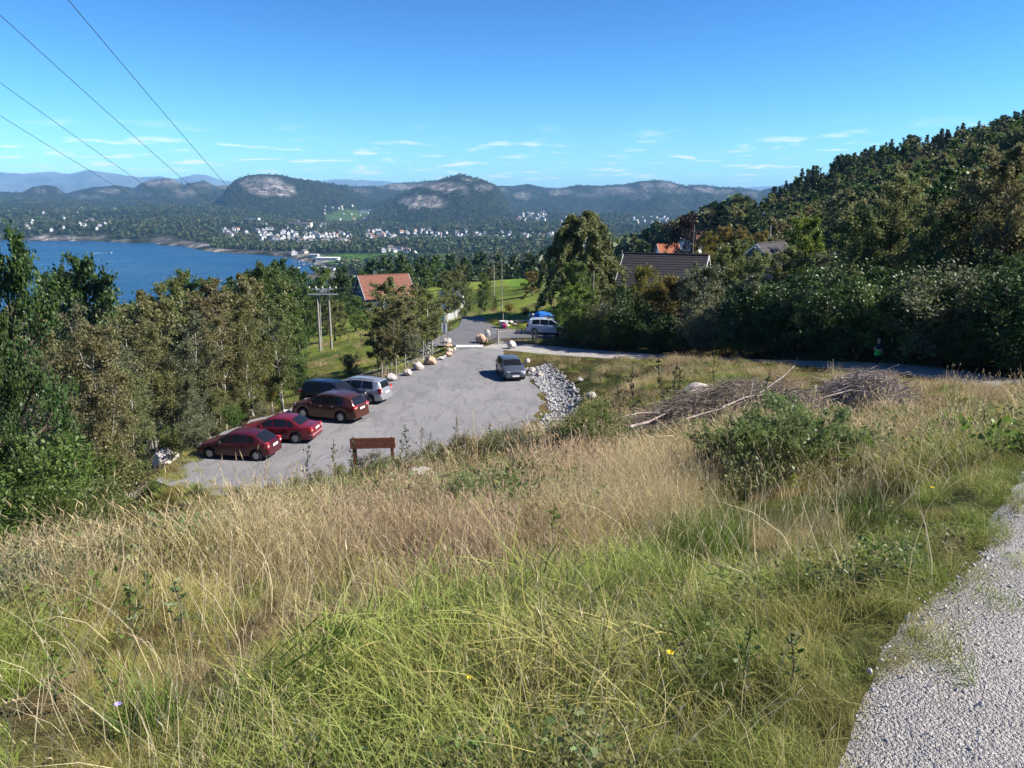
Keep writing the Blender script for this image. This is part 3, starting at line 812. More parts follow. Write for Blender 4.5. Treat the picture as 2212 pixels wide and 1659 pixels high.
for i, (dx, dt, Y, kd, m) in enumerate(left):
    nm = {'brown': 'brown-tinged', 'greyolive': 'greyish olive', 'olive': 'olive', 'yellow': 'yellowish', 'green': 'green'}[m]
    rowd = 'front row' if Y < 50 else 'back rows'
    tree_px(kd, m, dx, dt, Y, f"{nm} birch with pale stems in the {rowd} of the left wood", group=f'{nm} birches, {rowd} of the left wood', bark='birchbark', wide=.95)
for dx, dt, Y, m, lab in ((560,568,82,'green',"tall green birch at the right end of the left wood"),(600,590,88,'green',"green tree just left of the twin power poles"),(395,583,92,'green',"grey-green tree top poking above the brown left wood")):
    tree_px('oak', m, dx, dt, Y, lab, wide=.7)
# scrub on the left slope
for dx, dt, Y, m, lab in ((60,1000,15,'fern',"bright green juniper-like bush at the lower left edge"),(150,1060,14,'fern',"low green bush right of the one at the left edge"),
        (-20,1130,11,'green',"green bush cut by the left edge, lowest one"),(180,955,31,'olive',"olive thicket shrub under the left birches"),(232,940,33,'olive',"green fern-like shrub in front of the left birches"),
        (140,950,26,'fern',"yellow-green shrub beside the tall dark tree"),(70,940,22,'green',"green shrub at the foot of the tall dark tree"),(372,915,45,'olive',"olive shrub behind the white boulder"),(420,885,42,'greyolive',"greyish shrub by the leaning fence posts"),
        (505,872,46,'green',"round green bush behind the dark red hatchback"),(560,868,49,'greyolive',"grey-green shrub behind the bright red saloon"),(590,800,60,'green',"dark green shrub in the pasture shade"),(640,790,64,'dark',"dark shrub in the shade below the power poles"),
        (200,1030,20,'olive',"brownish shrub above the mossy ledge"),(110,1090,18,'greyolive',"grey-olive shrub between the left bushes"),(755,762,70,'greyolive',"pale grey-green rounded bush left of the birch clump"),(690,800,64,'olive',"olive scrub left of the silver people carrier")):
    tree_px('shrub', m, dx, dt, Y, lab, cat='shrub', wide=.75 if 100 < dx < 300 else 1.05)
# birch clump by the pasture
for dx, dt, Y, m, lab in ((815,652,69,'olive',"leftmost birch of the clump beside the car park"),(852,600,71,'olive',"tallest birch of the clump in front of the orange roof"),(880,640,68,'brown',"brown-leaved birch in the middle of the clump"),
        (915,610,73,'olive',"birch on the right side of the clump"),(838,690,66,'brown',"low red-tinged tree at the front of the clump"),(893,705,66.5,'greyolive',"thin grey birch at the front of the clump"),(940,650,80,'olive',"pale-stemmed birch left of the road sign")):
    tree_px('birch', m, dx, dt, Y, lab, bark='birchbark', wide=1.25, group=None)
for dx, dt, Y, m, lab in ((960,598,98,'olive',"birch left of the asphalt crest"),(985,572,112,'olive',"tall slim birch behind the asphalt crest"),(1012,602,106,'olive',"birch straight above the road end"),(1040,588,118,'green',"green tree behind the road end"),
        (1068,640,104,'green',"small green tree right of the road end"),(1150,585,150,'orange',"orange-brown bushy tree on the far green field"),(1175,560,165,'olive',"olive tree beside the orange-brown one on the far field")):
    tree_px('birch' if m != 'orange' else 'oak', m, dx, dt, Y, lab, bark='birchbark', wide=.85)
for dx, dt, Y, lab in ((930,700,86,"bushy olive shrub under the birches left of the road"),(1000,668,103,"dark shrub at the asphalt crest, left side"),(1065,662,101,"autumn shrub on the bank right of the road end"),(1100,650,98,"yellow-brown shrub on the bank above the bucket"),(1135,668,93,"low yellow-brown shrub above the stone wall"),(1160,655,100,"olive shrub at the edge of the bank by the white car"),(940,735,78,"dark green bush beside the road sign")):
    tree_px('shrub', 'orange' if 'autumn' in lab or 'yellow' in lab else ('dark' if 'dark' in lab else 'olive'), dx, dt, Y, lab, cat='shrub', wide=1.1)
# green trees beyond the pasture
mid = [(640,600,120,'dark'),(690,575,150,'green'),(730,590,140,'dark'),(620,575,140,'dark'),(660,620,116,'green'),(765,640,125,'green'),(720,650,112,'olive'),(600,560,190,'dark'),
       (650,585,205,'dark'),(560,575,200,'green'),(800,560,260,'dark'),(835,552,270,'dark'),(870,550,250,'dark'),(905,556,260,'dark'),(940,552,240,'green'),(975,548,280,'dark'),(1005,556,230,'dark'),(880,575,210,'green'),(920,580,205,'green'),
       (1040,545,300,'dark'),(1075,550,280,'dark'),(1110,555,260,'dark'),(1145,548,300,'dark'),(1180,552,290,'dark'),(1060,575,215,'olive'),(1200,560,230,'dark'),(960,585,190,'olive'),(740,575,240,'dark'),(780,585,210,'green'),(545,590,150,'green'),(500,600,170,'dark'),(450,600,160,'dark')]
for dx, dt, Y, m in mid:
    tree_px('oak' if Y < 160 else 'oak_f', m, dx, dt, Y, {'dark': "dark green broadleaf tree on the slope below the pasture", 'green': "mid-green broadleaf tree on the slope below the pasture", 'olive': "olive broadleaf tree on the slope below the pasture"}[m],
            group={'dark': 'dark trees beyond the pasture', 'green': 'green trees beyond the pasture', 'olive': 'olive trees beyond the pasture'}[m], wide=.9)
# right of the road
tree_px('weep', 'olive', 1265, 462, 92, "tall weeping birch with hanging branches, right of the road", bark='birchbark', wide=1.6)
right = [(1248,640,74,'oak','bright',"light green bush at the left end of the right-hand thicket"),(1222,672,82,'oak','green',"green tree half hiding the white car"),(1285,655,78,'oak','olive',"olive tree below the weeping birch"),(1255,590,86,'oak','green',"deep green tree at the foot of the weeping birch"),
         (1345,640,76,'oak','olive',"olive tree in front of the dark-roofed house, left"),(1400,600,74,'oak','yellow',"yellow-green tree in front of the dark-roofed house"),(1440,622,72,'oak','orange',"orange-tinged tree right of the yellow-green one"),(1490,592,72,'birch','greyolive',"greyish birch hiding the gable of the dark-roofed house"),
         (1580,548,74,'oak','olive',"broad olive tree right of the dark-roofed house"),(1640,570,70,'oak','olive',"olive tree between the grey house and the path"),(1530,600,68,'oak','greyolive',"grey-olive tree in the middle of the thicket"),(1610,620,62,'oak','greyolive',"dark-stemmed tree low in the thicket"),
         (1745,478,84,'oak','bright',"light green tree right of the grey house"),(1820,430,105,'pine','pine',"young pine standing out of the right-hand wood"),(1700,560,70,'oak','olive',"olive tree above the shaded path, left"),(1790,560,66,'oak','greyolive',"tree above the shaded path, left of the walker"),
         (1935,388,70,'oak_n','olive',"large open-crowned tree above the walker"),(1860,470,78,'oak','green',"green tree left of the large open-crowned tree"),(2040,430,74,'oak_n','olive',"olive tree right of the large open-crowned tree"),(2120,380,62,'oak_n','brown',"brown-leaved tree near the right edge"),(2205,330,58,'oak_n','brown',"tall brown-leaved tree cut by the right edge"),
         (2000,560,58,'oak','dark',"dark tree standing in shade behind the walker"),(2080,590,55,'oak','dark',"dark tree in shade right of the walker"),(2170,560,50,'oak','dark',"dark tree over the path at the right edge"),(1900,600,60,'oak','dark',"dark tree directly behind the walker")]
for dx, dt, Y, kd, m, lab in right:
    tree_px(kd, m, dx, dt - (26 if 1335 < dx < 1500 else 28 if dx < 1720 else 14), Y, lab, wide=.95, bark='birchbark' if kd == 'birch' else 'bark')
# dark understorey along the far side of the path
for i in range(34):
    f = (i + .5) / 34
    dx = 1225 + 1040 * f
    yy = np.interp(dx, [1200, 1500, 1800, 2000, 2260], [76, 64.6, 56.0, 50.3, 43.6]) + random.uniform(-.5, 2.0)
    px = at_depth(dx, 700, yy)
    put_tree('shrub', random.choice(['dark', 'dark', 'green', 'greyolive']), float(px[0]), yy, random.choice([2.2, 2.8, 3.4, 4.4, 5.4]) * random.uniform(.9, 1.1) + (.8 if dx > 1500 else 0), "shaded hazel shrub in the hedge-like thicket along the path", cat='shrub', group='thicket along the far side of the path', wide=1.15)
# the wood goes on to the right of the photo and shades the path
for x, y, h in ((36,46,9),(40,52,10),(38,38,9),(43,44,10),(46,34,10),(41,30,8),(48,50,11),(44,60,10),(37,58,9),(33,62,9),(50,24,10),(44,20,8),(36,66,10),(30,68,9)):
    put_tree('oak', random.choice(['dark', 'olive']), x, y, h, "tree of the wood continuing past the right edge of the path", group='trees past the right edge')
# gardens behind
tree_px('oak', 'copper', 1485, 462, 165, "dark purple copper beech above the white gabled house", wide=.95)
tree_px('spruce', 'needle', 1562, 440, 170, "broad dark spruce right of the copper beech", wide=1.25)
tree_px('spruce', 'needle', 1600, 470, 175, "smaller dark spruce beside the broad one", wide=1.1)
tree_px('pine', 'dark', 1645, 435, 160, "dark green conical tree at the foot of the wooded hill", wide=1.15)
for dx, dt, Y, m, lab in ((1530,500,128,'yellow',"yellow-green garden tree left of the orange hedge trees"),(1565,485,132,'orange',"orange-brown tree below the spruces"),(1600,490,130,'orange',"second orange-brown tree below the spruces"),(1648,498,128,'orange',"separate orange-brown tree left of the chimney pole"),
        (1470,548,140,'olive',"olive tree below the white gabled house"),(1430,545,150,'olive',"olive hedge tree below the orange roof"),(1385,560,170,'green',"green tree behind the dark roof, left"),(1350,560,180,'olive',"olive tree behind the weeping birch"),(1410,500,330,'dark',"dark conifer-like tree far behind the orange roof"),(1360,505,340,'dark',"dark tree far behind the weeping birch"),(1395,520,260,'dark',"dark tree behind the orange roof"),(1440,512,300,'dark',"dark tree left of the copper beech"),(1700,470,150,'brown',"slim brown tree right of the chimney pole"),(1625,455,185,'dark',"dark tree between spruce and conical tree"),(1590,440,230,'olive',"olive tree behind the spruces")):
    tree_px('oak' if Y < 140 else 'oak_f', m, dx, dt, Y, lab, wide=.9)
fill = 0
for k in range(600):
    if fill >= 60: break
    Y = random.uniform(95, 320); dx = random.uniform(1215, 1720)
    p = at_depth(dx, 600, Y); x = float(p[0])
    if abs(x - 20) < 9 and abs(Y - 100) < 12 or (dx < 1300 and Y < 150): continue
    q = project(x, Y, ground_z(x, Y)); hmax = np.interp(dx, [1215, 1330, 1450, 1530, 1620, 1720], [600, 545, 555, 520, 515, 485])
    top = hmax + random.uniform(0, 40)
    if q[1] - top < 10: continue
    fill += 1
    m = random.choice(['olive', 'green', 'dark', 'olive', 'greyolive'])
    tree_px('oak' if Y < 140 else 'oak_f', m, dx, top, Y, f"{ {'olive':'olive','green':'green','dark':'dark green','greyolive':'grey-olive'}[m]} garden tree between the dark roof and the wooded hill", group=f'{m} trees round the garden houses', wide=.8)
# wooded hill on the right: the trees that show largest, then the rest as one mass
cnt = 0; rest = []
for k in range(9000):
    if cnt >= 285 and len(rest) > 1100: break
    Y = 95 * (400 / 95) ** random.random(); xr = random.uniform(.27, .66)
    if random.random() < .45: Y = random.uniform(200, 340)
    x = xr * Y
    if x < 45 or (Y > 345 and xr > .5): continue
    q = project(x, Y, ground_z(x, Y))
    sky_y = np.interp(q[0], [1640, 1700, 1750, 1850, 1950, 2050, 2130, 2212], [432, 402, 376, 338, 310, 290, 272, 250])
    if q[0] < 1660 or q[1] < sky_y + 8: continue
    con = (q[1] < sky_y + 100) and random.random() < .5
    if cnt >= 285 or (Y > 180 and random.random() < .6):
        rest.append((x, Y, con)); continue
    cnt += 1
    if con:
        put_tree('spruce_f', random.choice(['needle', 'pine', 'pine']), x, Y, random.uniform(7, 10.5), "dark conifer near the crest of the wooded hill", group='conifers on the wooded hill', wide=random.uniform(.9, 1.3))
    else:
        m = random.choice(['olive', 'green', 'brown', 'olive', 'greyolive', 'olive', 'dark'])
        put_tree('oak_f', m, x, Y, random.uniform(5.5, 8.5), f"{ {'olive':'olive','brown':'brownish','green':'green','greyolive':'grey-olive','dark':'dark green'}[m]} broadleaf tree on the wooded hill", group=f'{m} trees on the wooded hill', wide=random.uniform(.85, 1.15))
for k in range(700):      # the wood goes on beyond the right edge
    Y = random.uniform(60, 330); x = random.uniform(.66, 1.25) * Y
    if x > 48: rest.append((x, Y, random.random() < .3))
HILL_REST = rest

# ------------------------------------------------------------------ grass
def grass_mat(name, lo, hi, tip, trans=.3):
    t = NT(name)
    c = t.mix(t.attr("lv"), lo, hi)
    c = t.mix(t.rng(t.attr("hh"), .35, 1.0), c, tip)
    h = t.new("ShaderNodeHueSaturation"); t.l.new(c, h.inputs['Color'])
    t.set(h.inputs['Value'], t.rng(t.orand(), 0, 1, .75, 1.25))
    p = t.bsdf(h.outputs[0], .6, .2)
    tr = t.new("ShaderNodeBsdfTranslucent"); t.l.new(h.outputs[0], tr.inputs[0])
    m = t.new("ShaderNodeMixShader"); m.inputs[0].default_value = trans
    t.l.new(p, m.inputs[1]); t.l.new(tr.outputs[0], m.inputs[2])
    return t.done(m.outputs[0])
M['straw'] = grass_mat("grass_straw", (.26,.205,.08), (.47,.385,.19), (.64,.52,.31))
M['rose'] = grass_mat("grass_rosy", (.25,.19,.085), (.44,.345,.20), (.58,.43,.29))
M['lush'] = grass_mat("grass_green", (.12,.18,.028), (.25,.305,.062), (.345,.375,.11))
M['mixed'] = grass_mat("grass_mixed", (.19,.19,.042), (.35,.32,.095), (.47,.41,.165))
M['rush'] = grass_mat("grass_rush", (.06,.11,.018), (.13,.19,.04), (.19,.25,.06))
M['stalk'] = grass_mat("grass_stalk", (.36,.30,.15), (.60,.52,.33), (.68,.58,.40))
M['heathg'] = grass_mat("grass_brownish", (.10,.075,.03), (.19,.14,.06), (.25,.17,.08))
def tuft(name, seed, n, rad, h0, h1, width, lean, mat, head=0.0, seg=4):
    g = np.random.default_rng(seed); V = []; Fq = []; LV = []; HH = []; b = 0
    for i in range(n):
        a = g.random() * 6.283; r_ = rad * math.sqrt(g.random()); x0, y0 = r_ * math.cos(a), r_ * math.sin(a)
        h = h0 + (h1 - h0) * g.random() ** 1.2; la = g.random() * 6.283; ln = lean * h * (.3 + g.random())
        dx_, dy_ = math.cos(la), math.sin(la); fa = g.random() * 3.14; wx, wy = math.cos(fa), math.sin(fa)
        w = width * (.6 + .8 * g.random()); lv = g.random(); bend = g.random() * .5
        for k in range(seg + 1):
            t_ = k / seg
            cx = x0 + dx_ * ln * t_ ** 2; cy2 = y0 + dy_ * ln * t_ ** 2; cz = h * (t_ - bend * .35 * t_ ** 3) - .03 * (k == 0)
            ww = w * (1 - t_ ** 1.6) * .5 + w * .06
            V += [(cx - wx * ww, cy2 - wy * ww, cz), (cx + wx * ww, cy2 + wy * ww, cz)]
            LV += [lv, lv]; HH += [t_, t_]
            if k < seg: Fq.append((b + 2*k, b + 2*k + 1, b + 2*k + 3, b + 2*k + 2))
        b += 2 * (seg + 1)
        if g.random() < head:      # seed head
            hx, hy, hz = cx, cy2, cz
            for q in range(3):
                a2 = q * 1.05 + fa; l_ = h * (.07 + .05 * g.random()); s_ = width * .75
                ux, uy = math.cos(a2) * s_, math.sin(a2) * s_
                V += [(hx, hy, hz - l_ * .3), (hx + ux, hy + uy, hz + l_ * .3), (hx + dx_ * l_ * .4, hy + dy_ * l_ * .4, hz + l_), (hx - ux, hy - uy, hz + l_ * .3)]
                LV += [lv] * 4; HH += [1.0] * 4; Fq.append((b, b+1, b+2, b+3)); b += 4
    me = mesh_np(name, np.array(V), np.array(Fq), [M[mat]], False, {"lv": np.array(LV), "hh": np.array(HH)})
    return bpy.data.objects.new(name, me)
def scatter(name, objs, P, rot, sca, idx, kind='stuff', label=None):
    """stuff: copies of a few tufts on given points"""
    col = bpy.data.collections.new(name + "_set")
    for o in objs: col.objects.link(o)
    order = sorted(range(len(objs)), key=lambda i: objs[i].name); inv = np.argsort(order)
    me = bpy.data.meshes.new(name); me.vertices.add(len(P)); me.vertices.foreach_set("co", np.ascontiguousarray(P, np.float32).ravel())
    at = me.attributes.new("rot", 'FLOAT_VECTOR', 'POINT'); at.data.foreach_set("vector", np.ascontiguousarray(rot, np.float32).ravel())
    at = me.attributes.new("sca", 'FLOAT_VECTOR', 'POINT'); at.data.foreach_set("vector", np.ascontiguousarray(sca, np.float32).ravel())
    at = me.attributes.new("vi", 'INT', 'POINT'); at.data.foreach_set("value", np.ascontiguousarray(inv[idx], np.int32))
    ng = bpy.data.node_groups.new(name, 'GeometryNodeTree')
    ng.interface.new_socket("Geometry", in_out='INPUT', socket_type='NodeSocketGeometry')
    ng.interface.new_socket("Geometry", in_out='OUTPUT', socket_type='NodeSocketGeometry')
    N, L = ng.nodes, ng.links
    gi, go = N.new("NodeGroupInput"), N.new("NodeGroupOutput")
    ci = N.new("GeometryNodeCollectionInfo"); ci.inputs['Collection'].default_value = col
    ci.inputs['Separate Children'].default_value = True; ci.inputs['Reset Children'].default_value = True
    iop = N.new("GeometryNodeInstanceOnPoints"); iop.inputs['Pick Instance'].default_value = True
    def na(nm, tp):
        q = N.new("GeometryNodeInputNamedAttribute"); q.data_type = tp; q.inputs['Name'].default_value = nm
        return [o for o in q.outputs if o.enabled and o.name == 'Attribute'][0]
    L.new(gi.outputs[0], iop.inputs['Points']); L.new(ci.outputs[0], iop.inputs['Instance'])
    e2r = N.new("FunctionNodeEulerToRotation"); L.new(na("rot", 'FLOAT_VECTOR'), e2r.inputs[0])
    L.new(e2r.outputs[0], iop.inputs['Rotation']); L.new(na("sca", 'FLOAT_VECTOR'), iop.inputs['Scale']); L.new(na("vi", 'INT'), iop.inputs['Instance Index'])
    L.new(iop.outputs[0], go.inputs[0])
    o = link(name, me); md = o.modifiers.new("scatter", 'NODES'); md.node_group = ng
    tag(o, label, None, None, kind)
    return o
KINDS = [  # patches of one sort of grass
 ('straw', dict(n=210, rad=.40, h0=.20, h1=.72, width=.0036, lean=.5, mat='straw', head=.6)),
 ('rose', dict(n=210, rad=.40, h0=.18, h1=.55, width=.0036, lean=.5, mat='rose', head=.7)),
 ('lush', dict(n=330, rad=.34, h0=.07, h1=.31, width=.0048, lean=1.0, mat='lush')),
 ('mixed', dict(n=320, rad=.38, h0=.06, h1=.38, width=.0040, lean=.9, mat='mixed', head=.12)),
 ('heathg', dict(n=260, rad=.40, h0=.06, h1=.30, width=.0046, lean=.75, mat='heathg', head=.15))]
tufts = []
for kn, kw in KINDS:
    for v_ in range(3): tufts.append(tuft("grass_tuft", 300 + len(tufts), **kw))
wide_t = []
for kn, kw in KINDS:
    kw = dict(kw); kw['width'] *= 3.2; kw['n'] = int(kw['n'] * .42); kw['rad'] = .55; kw['seg'] = 2
    for v_ in range(2): wide_t.append(tuft("coarse_tuft", 400 + len(wide_t), **kw))
CLEAR = [(1700,1095,1.1),(1605,1105,.8),(1800,1100,.9),(1690,1130,.8),(1000,1120,.45),(300,1170,.5),(1275,965,.9),(1600,930,2.2),(1500,945,2.0),(1850,895,1.6),(1420,955,1.5),(1700,915,1.8),(1550,975,1.5),(905,1022,.3),(1258,1560,.25),(275,1075,.7),(1510,978,.6)]
SPOTS = [  # photo position, radius in photo px, kind index
 (1560,1180,90,2),(1480,1290,160,2),(700,1560,230,2),(560,1640,200,2),(1000,1400,130,2),(1290,1330,110,2),(1700,1500,230,3),(1900,1300,160,3),(1600,1640,180,3),(1180,1600,160,3),
 (2130,960,80,2),(1950,1250,120,3),(300,1230,180,3),(120,1300,160,4),(250,1120,150,4),(820,1060,90,3),(600,1100,180,3),(900,1260,190,1),(820,1180,150,1),(1250,1000,200,1),(1000,980,160,4),(800,1000,140,4),
 (1450,1060,170,0),(1300,1120,180,0),(1650,1180,170,0),(700,1290,170,0),(1080,1240,170,1),(1900,990,140,0),(350,1400,170,3),(480,1500,170,0),(250,1580,180,3),(1100,1500,120,2),(2000,1050,120,3)]
sp = [(hit(a, b)[:2], c_, k_) for a, b, c_, k_ in SPOTS]
clr = [(hit(a, b), q) for a, b, q in CLEAR]
def kind_at(x, y, g):
    """which grass grows where: broad drifts plus the patches seen in the photo"""
    n1 = fbm(x / 1.6, y / 1.6, 3, 201); n2 = fbm(x / 3.6, y / 3.6, 3, 205); u = g.random(len(x))
    r_ = np.hypot(x, y); fg = sstep(7.0, 3.2, r_ + n2 * 5)
    dry = np.where(n1 > .13, 2, np.where(n2 > .05, 0, np.where(n2 < -.12, 4, np.where(n1 < -.06, 1, 3))))
    wet = np.where(n1 > .03, 2, np.where(n2 > .05, 0, np.where(n2 < -.14, 1, 3)))
    k = np.where(g.random(len(x)) < fg, wet, dry)
    dx_, dy_ = project(x, y, terrain(x, y))
    best = np.full(len(x), 1e9)
    for (c_, r_, kk), (sx, sy, _, _) in zip(sp, SPOTS):
        q = np.hypot((dx_ - sx) / r_, (dy_ - sy) / (r_ * .6)) + n1 * 1.6
        m = (q < 1) & (q < best)
        k = np.where(m, kk, k); best = np.where(m, q, best)
    scrub = (dx_ < 600 - (dy_ - 1040) * .7) & (dy_ > 1030) & (dy_ < 1400)
    k = np.where(scrub, np.where(n1 > .02, 3, 4), k)
    mixin = u < .22
    return np.where(mixin, g.integers(0, 5, len(x)), k)
def plant(name, objs, nv, r0, r1, n, half, scale, seed, extra=None, label=None):
    g = np.random.default_rng(seed)
    r_ = r0 + (r1 - r0) * g.random(n)
    a = (g.random(n) * 2 - 1) * half
    x, y = r_ * np.sin(a), r_ * np.cos(a)
    keep = poly_sd(x, y, LOT) < -.05 + 1.1 * fbm(x / .8, y / .8, 2, 251) * (y < 46)
    keep &= poly_sd(x, y, ROAD) < -.1
    dp, _ = line_near(x, y, PATH)
    edge = PATHW - .12 + 1.2 * fbm(x / .6, y / .6, 3, 211)
    keep &= dp > edge
    dq, _ = line_near(x, y, DITCH); keep &= dq > 1.3
    if extra is not None: keep &= extra(x, y, g)
    x, y, dp = x[keep], y[keep], dp[keep]; z = terrain(x, y)
    k = kind_at(x, y, g)
    k = np.where((dp < PATHW + .9) & (y < 20), np.where(g.random(len(x)) < .6, 2, 3), k)
    idx = k * nv + g.integers(0, nv, len(x))
    s = scale * (.65 + .7 * g.random(len(x)))
    near = np.clip((dp - PATHW) / .9, .55, 1); s = s * np.where(y < 25, near, np.clip((dp - PATHW) / 2.5, .3, 1))
    hv = fbm(x / 1.7, y / 1.7, 3, 231); s = s * np.clip(.92 + 2.4 * hv, .35, 1.3)
    for c_, q in clr: s = s * np.where(np.hypot(x - c_[0], (y - c_[1] + .35)) < q, .45, 1)
    s = s * np.where((k < 2) & (np.hypot(x, y) < 6), .62, 1)
    r = np.hypot(x, y); s = s * np.clip(r / 3.2, .5, 1) * np.where((x < -1) & (r > 14) & (r < 40), .62, 1)
    rot = np.stack([g.normal(size=len(x)) * .2, g.normal(size=len(x)) * .2 - .1, g.random(len(x)) * 6.283], 1)
    sc = np.stack([s * (.9 + .5 * g.random(len(x)))] * 2 + [s], 1)
    return scatter(name, objs, np.stack([x, y, z], 1), rot, sc, idx, label=label)
plant("meadow_grass", tufts, 3, 1.2, 13, 2250, R(43), .82, 501, label="long dry and green meadow grass in the foreground")
plant("slope_grass", wide_t, 2, 11, 38, 2900, R(42), .85, 502, label="rough dry grass on the slope above the car park")
plant("bank_grass", wide_t, 2, 30, 78, 5000, R(34), .68, 503, extra=lambda x, y, g: (x > .5) & (line_near(x, y, [(p[0] + 1.2, p[1] + 1.2, 0) for p in PATH if p[1] > 30])[0] < 60) & ((y < np.interp(x, [0, 6, 15, 24, 30], [73, 71, 63, 53, 42]))), label="sunlit dry grass on the mound beside the path")
plant("verge_grass", wide_t, 2, 30, 125, 4500, R(40), .8, 504, extra=lambda x, y, g: ((x < 0) | (y > 76)) & (x < 14) & (x > -40), label="grass on the pasture and verges beyond the car park")

# low leafy herbs among the grass
def herb(seed, mat, leaf, H, n):
    g = np.random.default_rng(seed); C = []
    for k in range(6):
        a = g.random() * 6.28; l_ = .10 + .12 * g.random(); h = H * (.5 + .5 * g.random()); m = n // 6; u = .2 + .8 * g.random(m)
        C.append(np.stack([math.cos(a) * l_ * u + g.normal(size=m) * .03, math.sin(a) * l_ * u + g.normal(size=m) * .03, h * u], 1))
    me = leaves_mesh("herb", np.concatenate(C), leaf, g, .5, .6); me.materials[0] = M[mat]
    return bpy.data.objects.new("herb", me)
herbs = [herb(970, 'willow', .016, .34, 150), herb(971, 'green', .018, .28, 150), herb(972, 'olive', .012, .38, 200), herb(973, 'bright', .022, .24, 90), herb(974, 'brown', .010, .42, 220), herb(975, 'brown', .012, .34, 200)]
g = np.random.default_rng(977); n = 2600
r_ = 2.0 + 24 * g.random(n) ** 1.2; a = (g.random(n) * 2 - 1) * R(40); x, y = r_ * np.sin(a), r_ * np.cos(a)
k = (fbm(x / 1.9, y / 1.9, 3, 241) > .0) & (line_near(x, y, PATH)[0] > PATHW + .15)
x, y, r_ = x[k], y[k], r_[k]; s = (.7 + .8 * g.random(len(x))) * np.clip(r_ / 6, .6, 1.5)
scatter("meadow_herbs", herbs, np.stack([x, y, terrain(x, y)], 1), np.stack([0 * x, 0 * x, g.random(len(x)) * 6.28], 1), np.stack([s] * 3, 1), g.integers(0, 6, len(x)), label="small leafy herbs and dry weeds among the meadow grass")

# the rest of the hill wood, as one mass
hw = []
for kd, m in (('oak_f', 'olive'), ('oak_f', 'green'), ('oak_f', 'brown'), ('oak_f', 'dark'), ('spruce_f', 'needle'), ('spruce_f', 'pine')):
    me = LIB[kd][len(hw) % len(LIB[kd])]['crown'].copy(); me.materials[0] = M[m]; hw.append(bpy.data.objects.new("hill_crown", me))
hx_ = np.array([q[0] for q in HILL_REST]); hy_ = np.array([q[1] for q in HILL_REST]); hc_ = np.array([q[2] for q in HILL_REST]); g = np.random.default_rng(61)
vi_ = np.where(hc_, 4 + g.integers(0, 2, len(hx_)), g.integers(0, 4, len(hx_))); s = np.where(hc_, .6 + .5 * g.random(len(hx_)), .38 + .6 * g.random(len(hx_)) ** 1.5)
scatter("hill_woodland", hw, np.stack([hx_, hy_, terrain(hx_, hy_) - .2], 1), np.stack([0 * hx_, 0 * hx_, g.random(len(hx_)) * 6.28], 1), np.stack([s * 1.05, s * 1.05, s], 1), vi_, label="dense mixed wood filling the hillside on the right")

# grass and weeds creeping over the near-left end of the car park
g = np.random.default_rng(63); ln = np.array([(-17.4,40.5),(-17.2,37.5),(-16.2,35.2),(-14.4,34.2),(-11,34.5),(-7,35.6),(-3,37.4),(-1,39)]); n = 420
f = g.random(n) * (len(ln) - 1.001); i_ = f.astype(int); c = ln[i_] + (ln[i_ + 1] - ln[i_]) * (f - i_)[:, None]
x = c[:, 0] + g.normal(size=n) * .5; y = c[:, 1] + g.normal(size=n) * .55 - .2; s = .35 + .45 * g.random(n)
edge_t = [o.copy() for o in wide_t]
scatter("edge_weeds", edge_t, np.stack([x, y, np.maximum(terrain(x, y), np.where(poly_sd(x, y, LOT) > 0, 0.0, -9))], 1), np.stack([0 * x, 0 * x, g.random(n) * 6.28], 1), np.stack([s] * 3, 1), g.choice([4, 5, 6, 7, 8, 9], n), label="weeds and grass creeping over the near edge of the car park")

# single pale dry stalks standing above the sward
st_ = [tuft("dry_stalk", 990 + i, n=10, rad=.42, h0=.34, h1=.72, width=.0042, lean=.55, mat='stalk', head=.5, seg=3) for i in range(4)]
g = np.random.default_rng(65); n = 620; r_ = 2.0 + 15 * g.random(n); a = (g.random(n) * 2 - 1) * R(40); x, y = r_ * np.sin(a), r_ * np.cos(a); k = line_near(x, y, PATH)[0] > PATHW + .3; x, y, r_ = x[k], y[k], r_[k]
s = (.7 + .5 * g.random(len(x))) * np.clip(r_ / 4, .6, 1)
scatter("dry_stalks", st_, np.stack([x, y, terrain(x, y)], 1), np.stack([g.normal(size=len(x)) * .25, g.normal(size=len(x)) * .25, g.random(len(x)) * 6.28], 1), np.stack([s] * 3, 1), g.integers(0, 4, len(x)), label="pale dry grass stalks standing above the meadow")

# ------------------------------------------------------------------ cars
def paint(name, col, metal=.0, flake=.25):
    t = NT(name); n = t.noise(1.5, 3, .5, t.obj())
    c = t.mix(t.rng(n, .3, .7, 0, .25), col, tuple(q * .8 + .01 for q in col))
    return t.done(t.bsdf(c, .36, .4, metal, None, .45))
M['glass'] = None
t = NT("car_glass"); M['glass'] = t.done(t.bsdf((.010,.011,.013), .06, .35, 0, None, 0))
M['tyre'] = plain("tyre_rubber", (.022,.022,.023), .85, .2)
M['rim'] = plain("alloy_rim", (.50,.50,.52), .35, .5, .7)
M['trim'] = plain("black_trim", (.025,.025,.027), .6, .3)
M['chrome'] = plain("chrome_trim", (.65,.65,.67), .2, .5, .9)
M['taillight'] = plain("tail_lamp_red", (.50,.012,.015), .15, .6, 0, .2, 20, 0, .5)
M['clearlamp'] = plain("lamp_clear", (.62,.62,.64), .12, .7, .2, .2, 20, 0, .6)
M['amber'] = plain("lamp_amber", (.7,.25,.03), .2, .5)
M['plate'] = plain("number_plate", (.78,.78,.77), .5, .3, 0, .05)
M['bluegray'] = None
def lerp_prof(P):
    xs = np.array([p[0] for p in P][::-1]); zs = np.array([p[1] for p in P][::-1])
    return lambda x: float(np.interp(x, xs, zs))
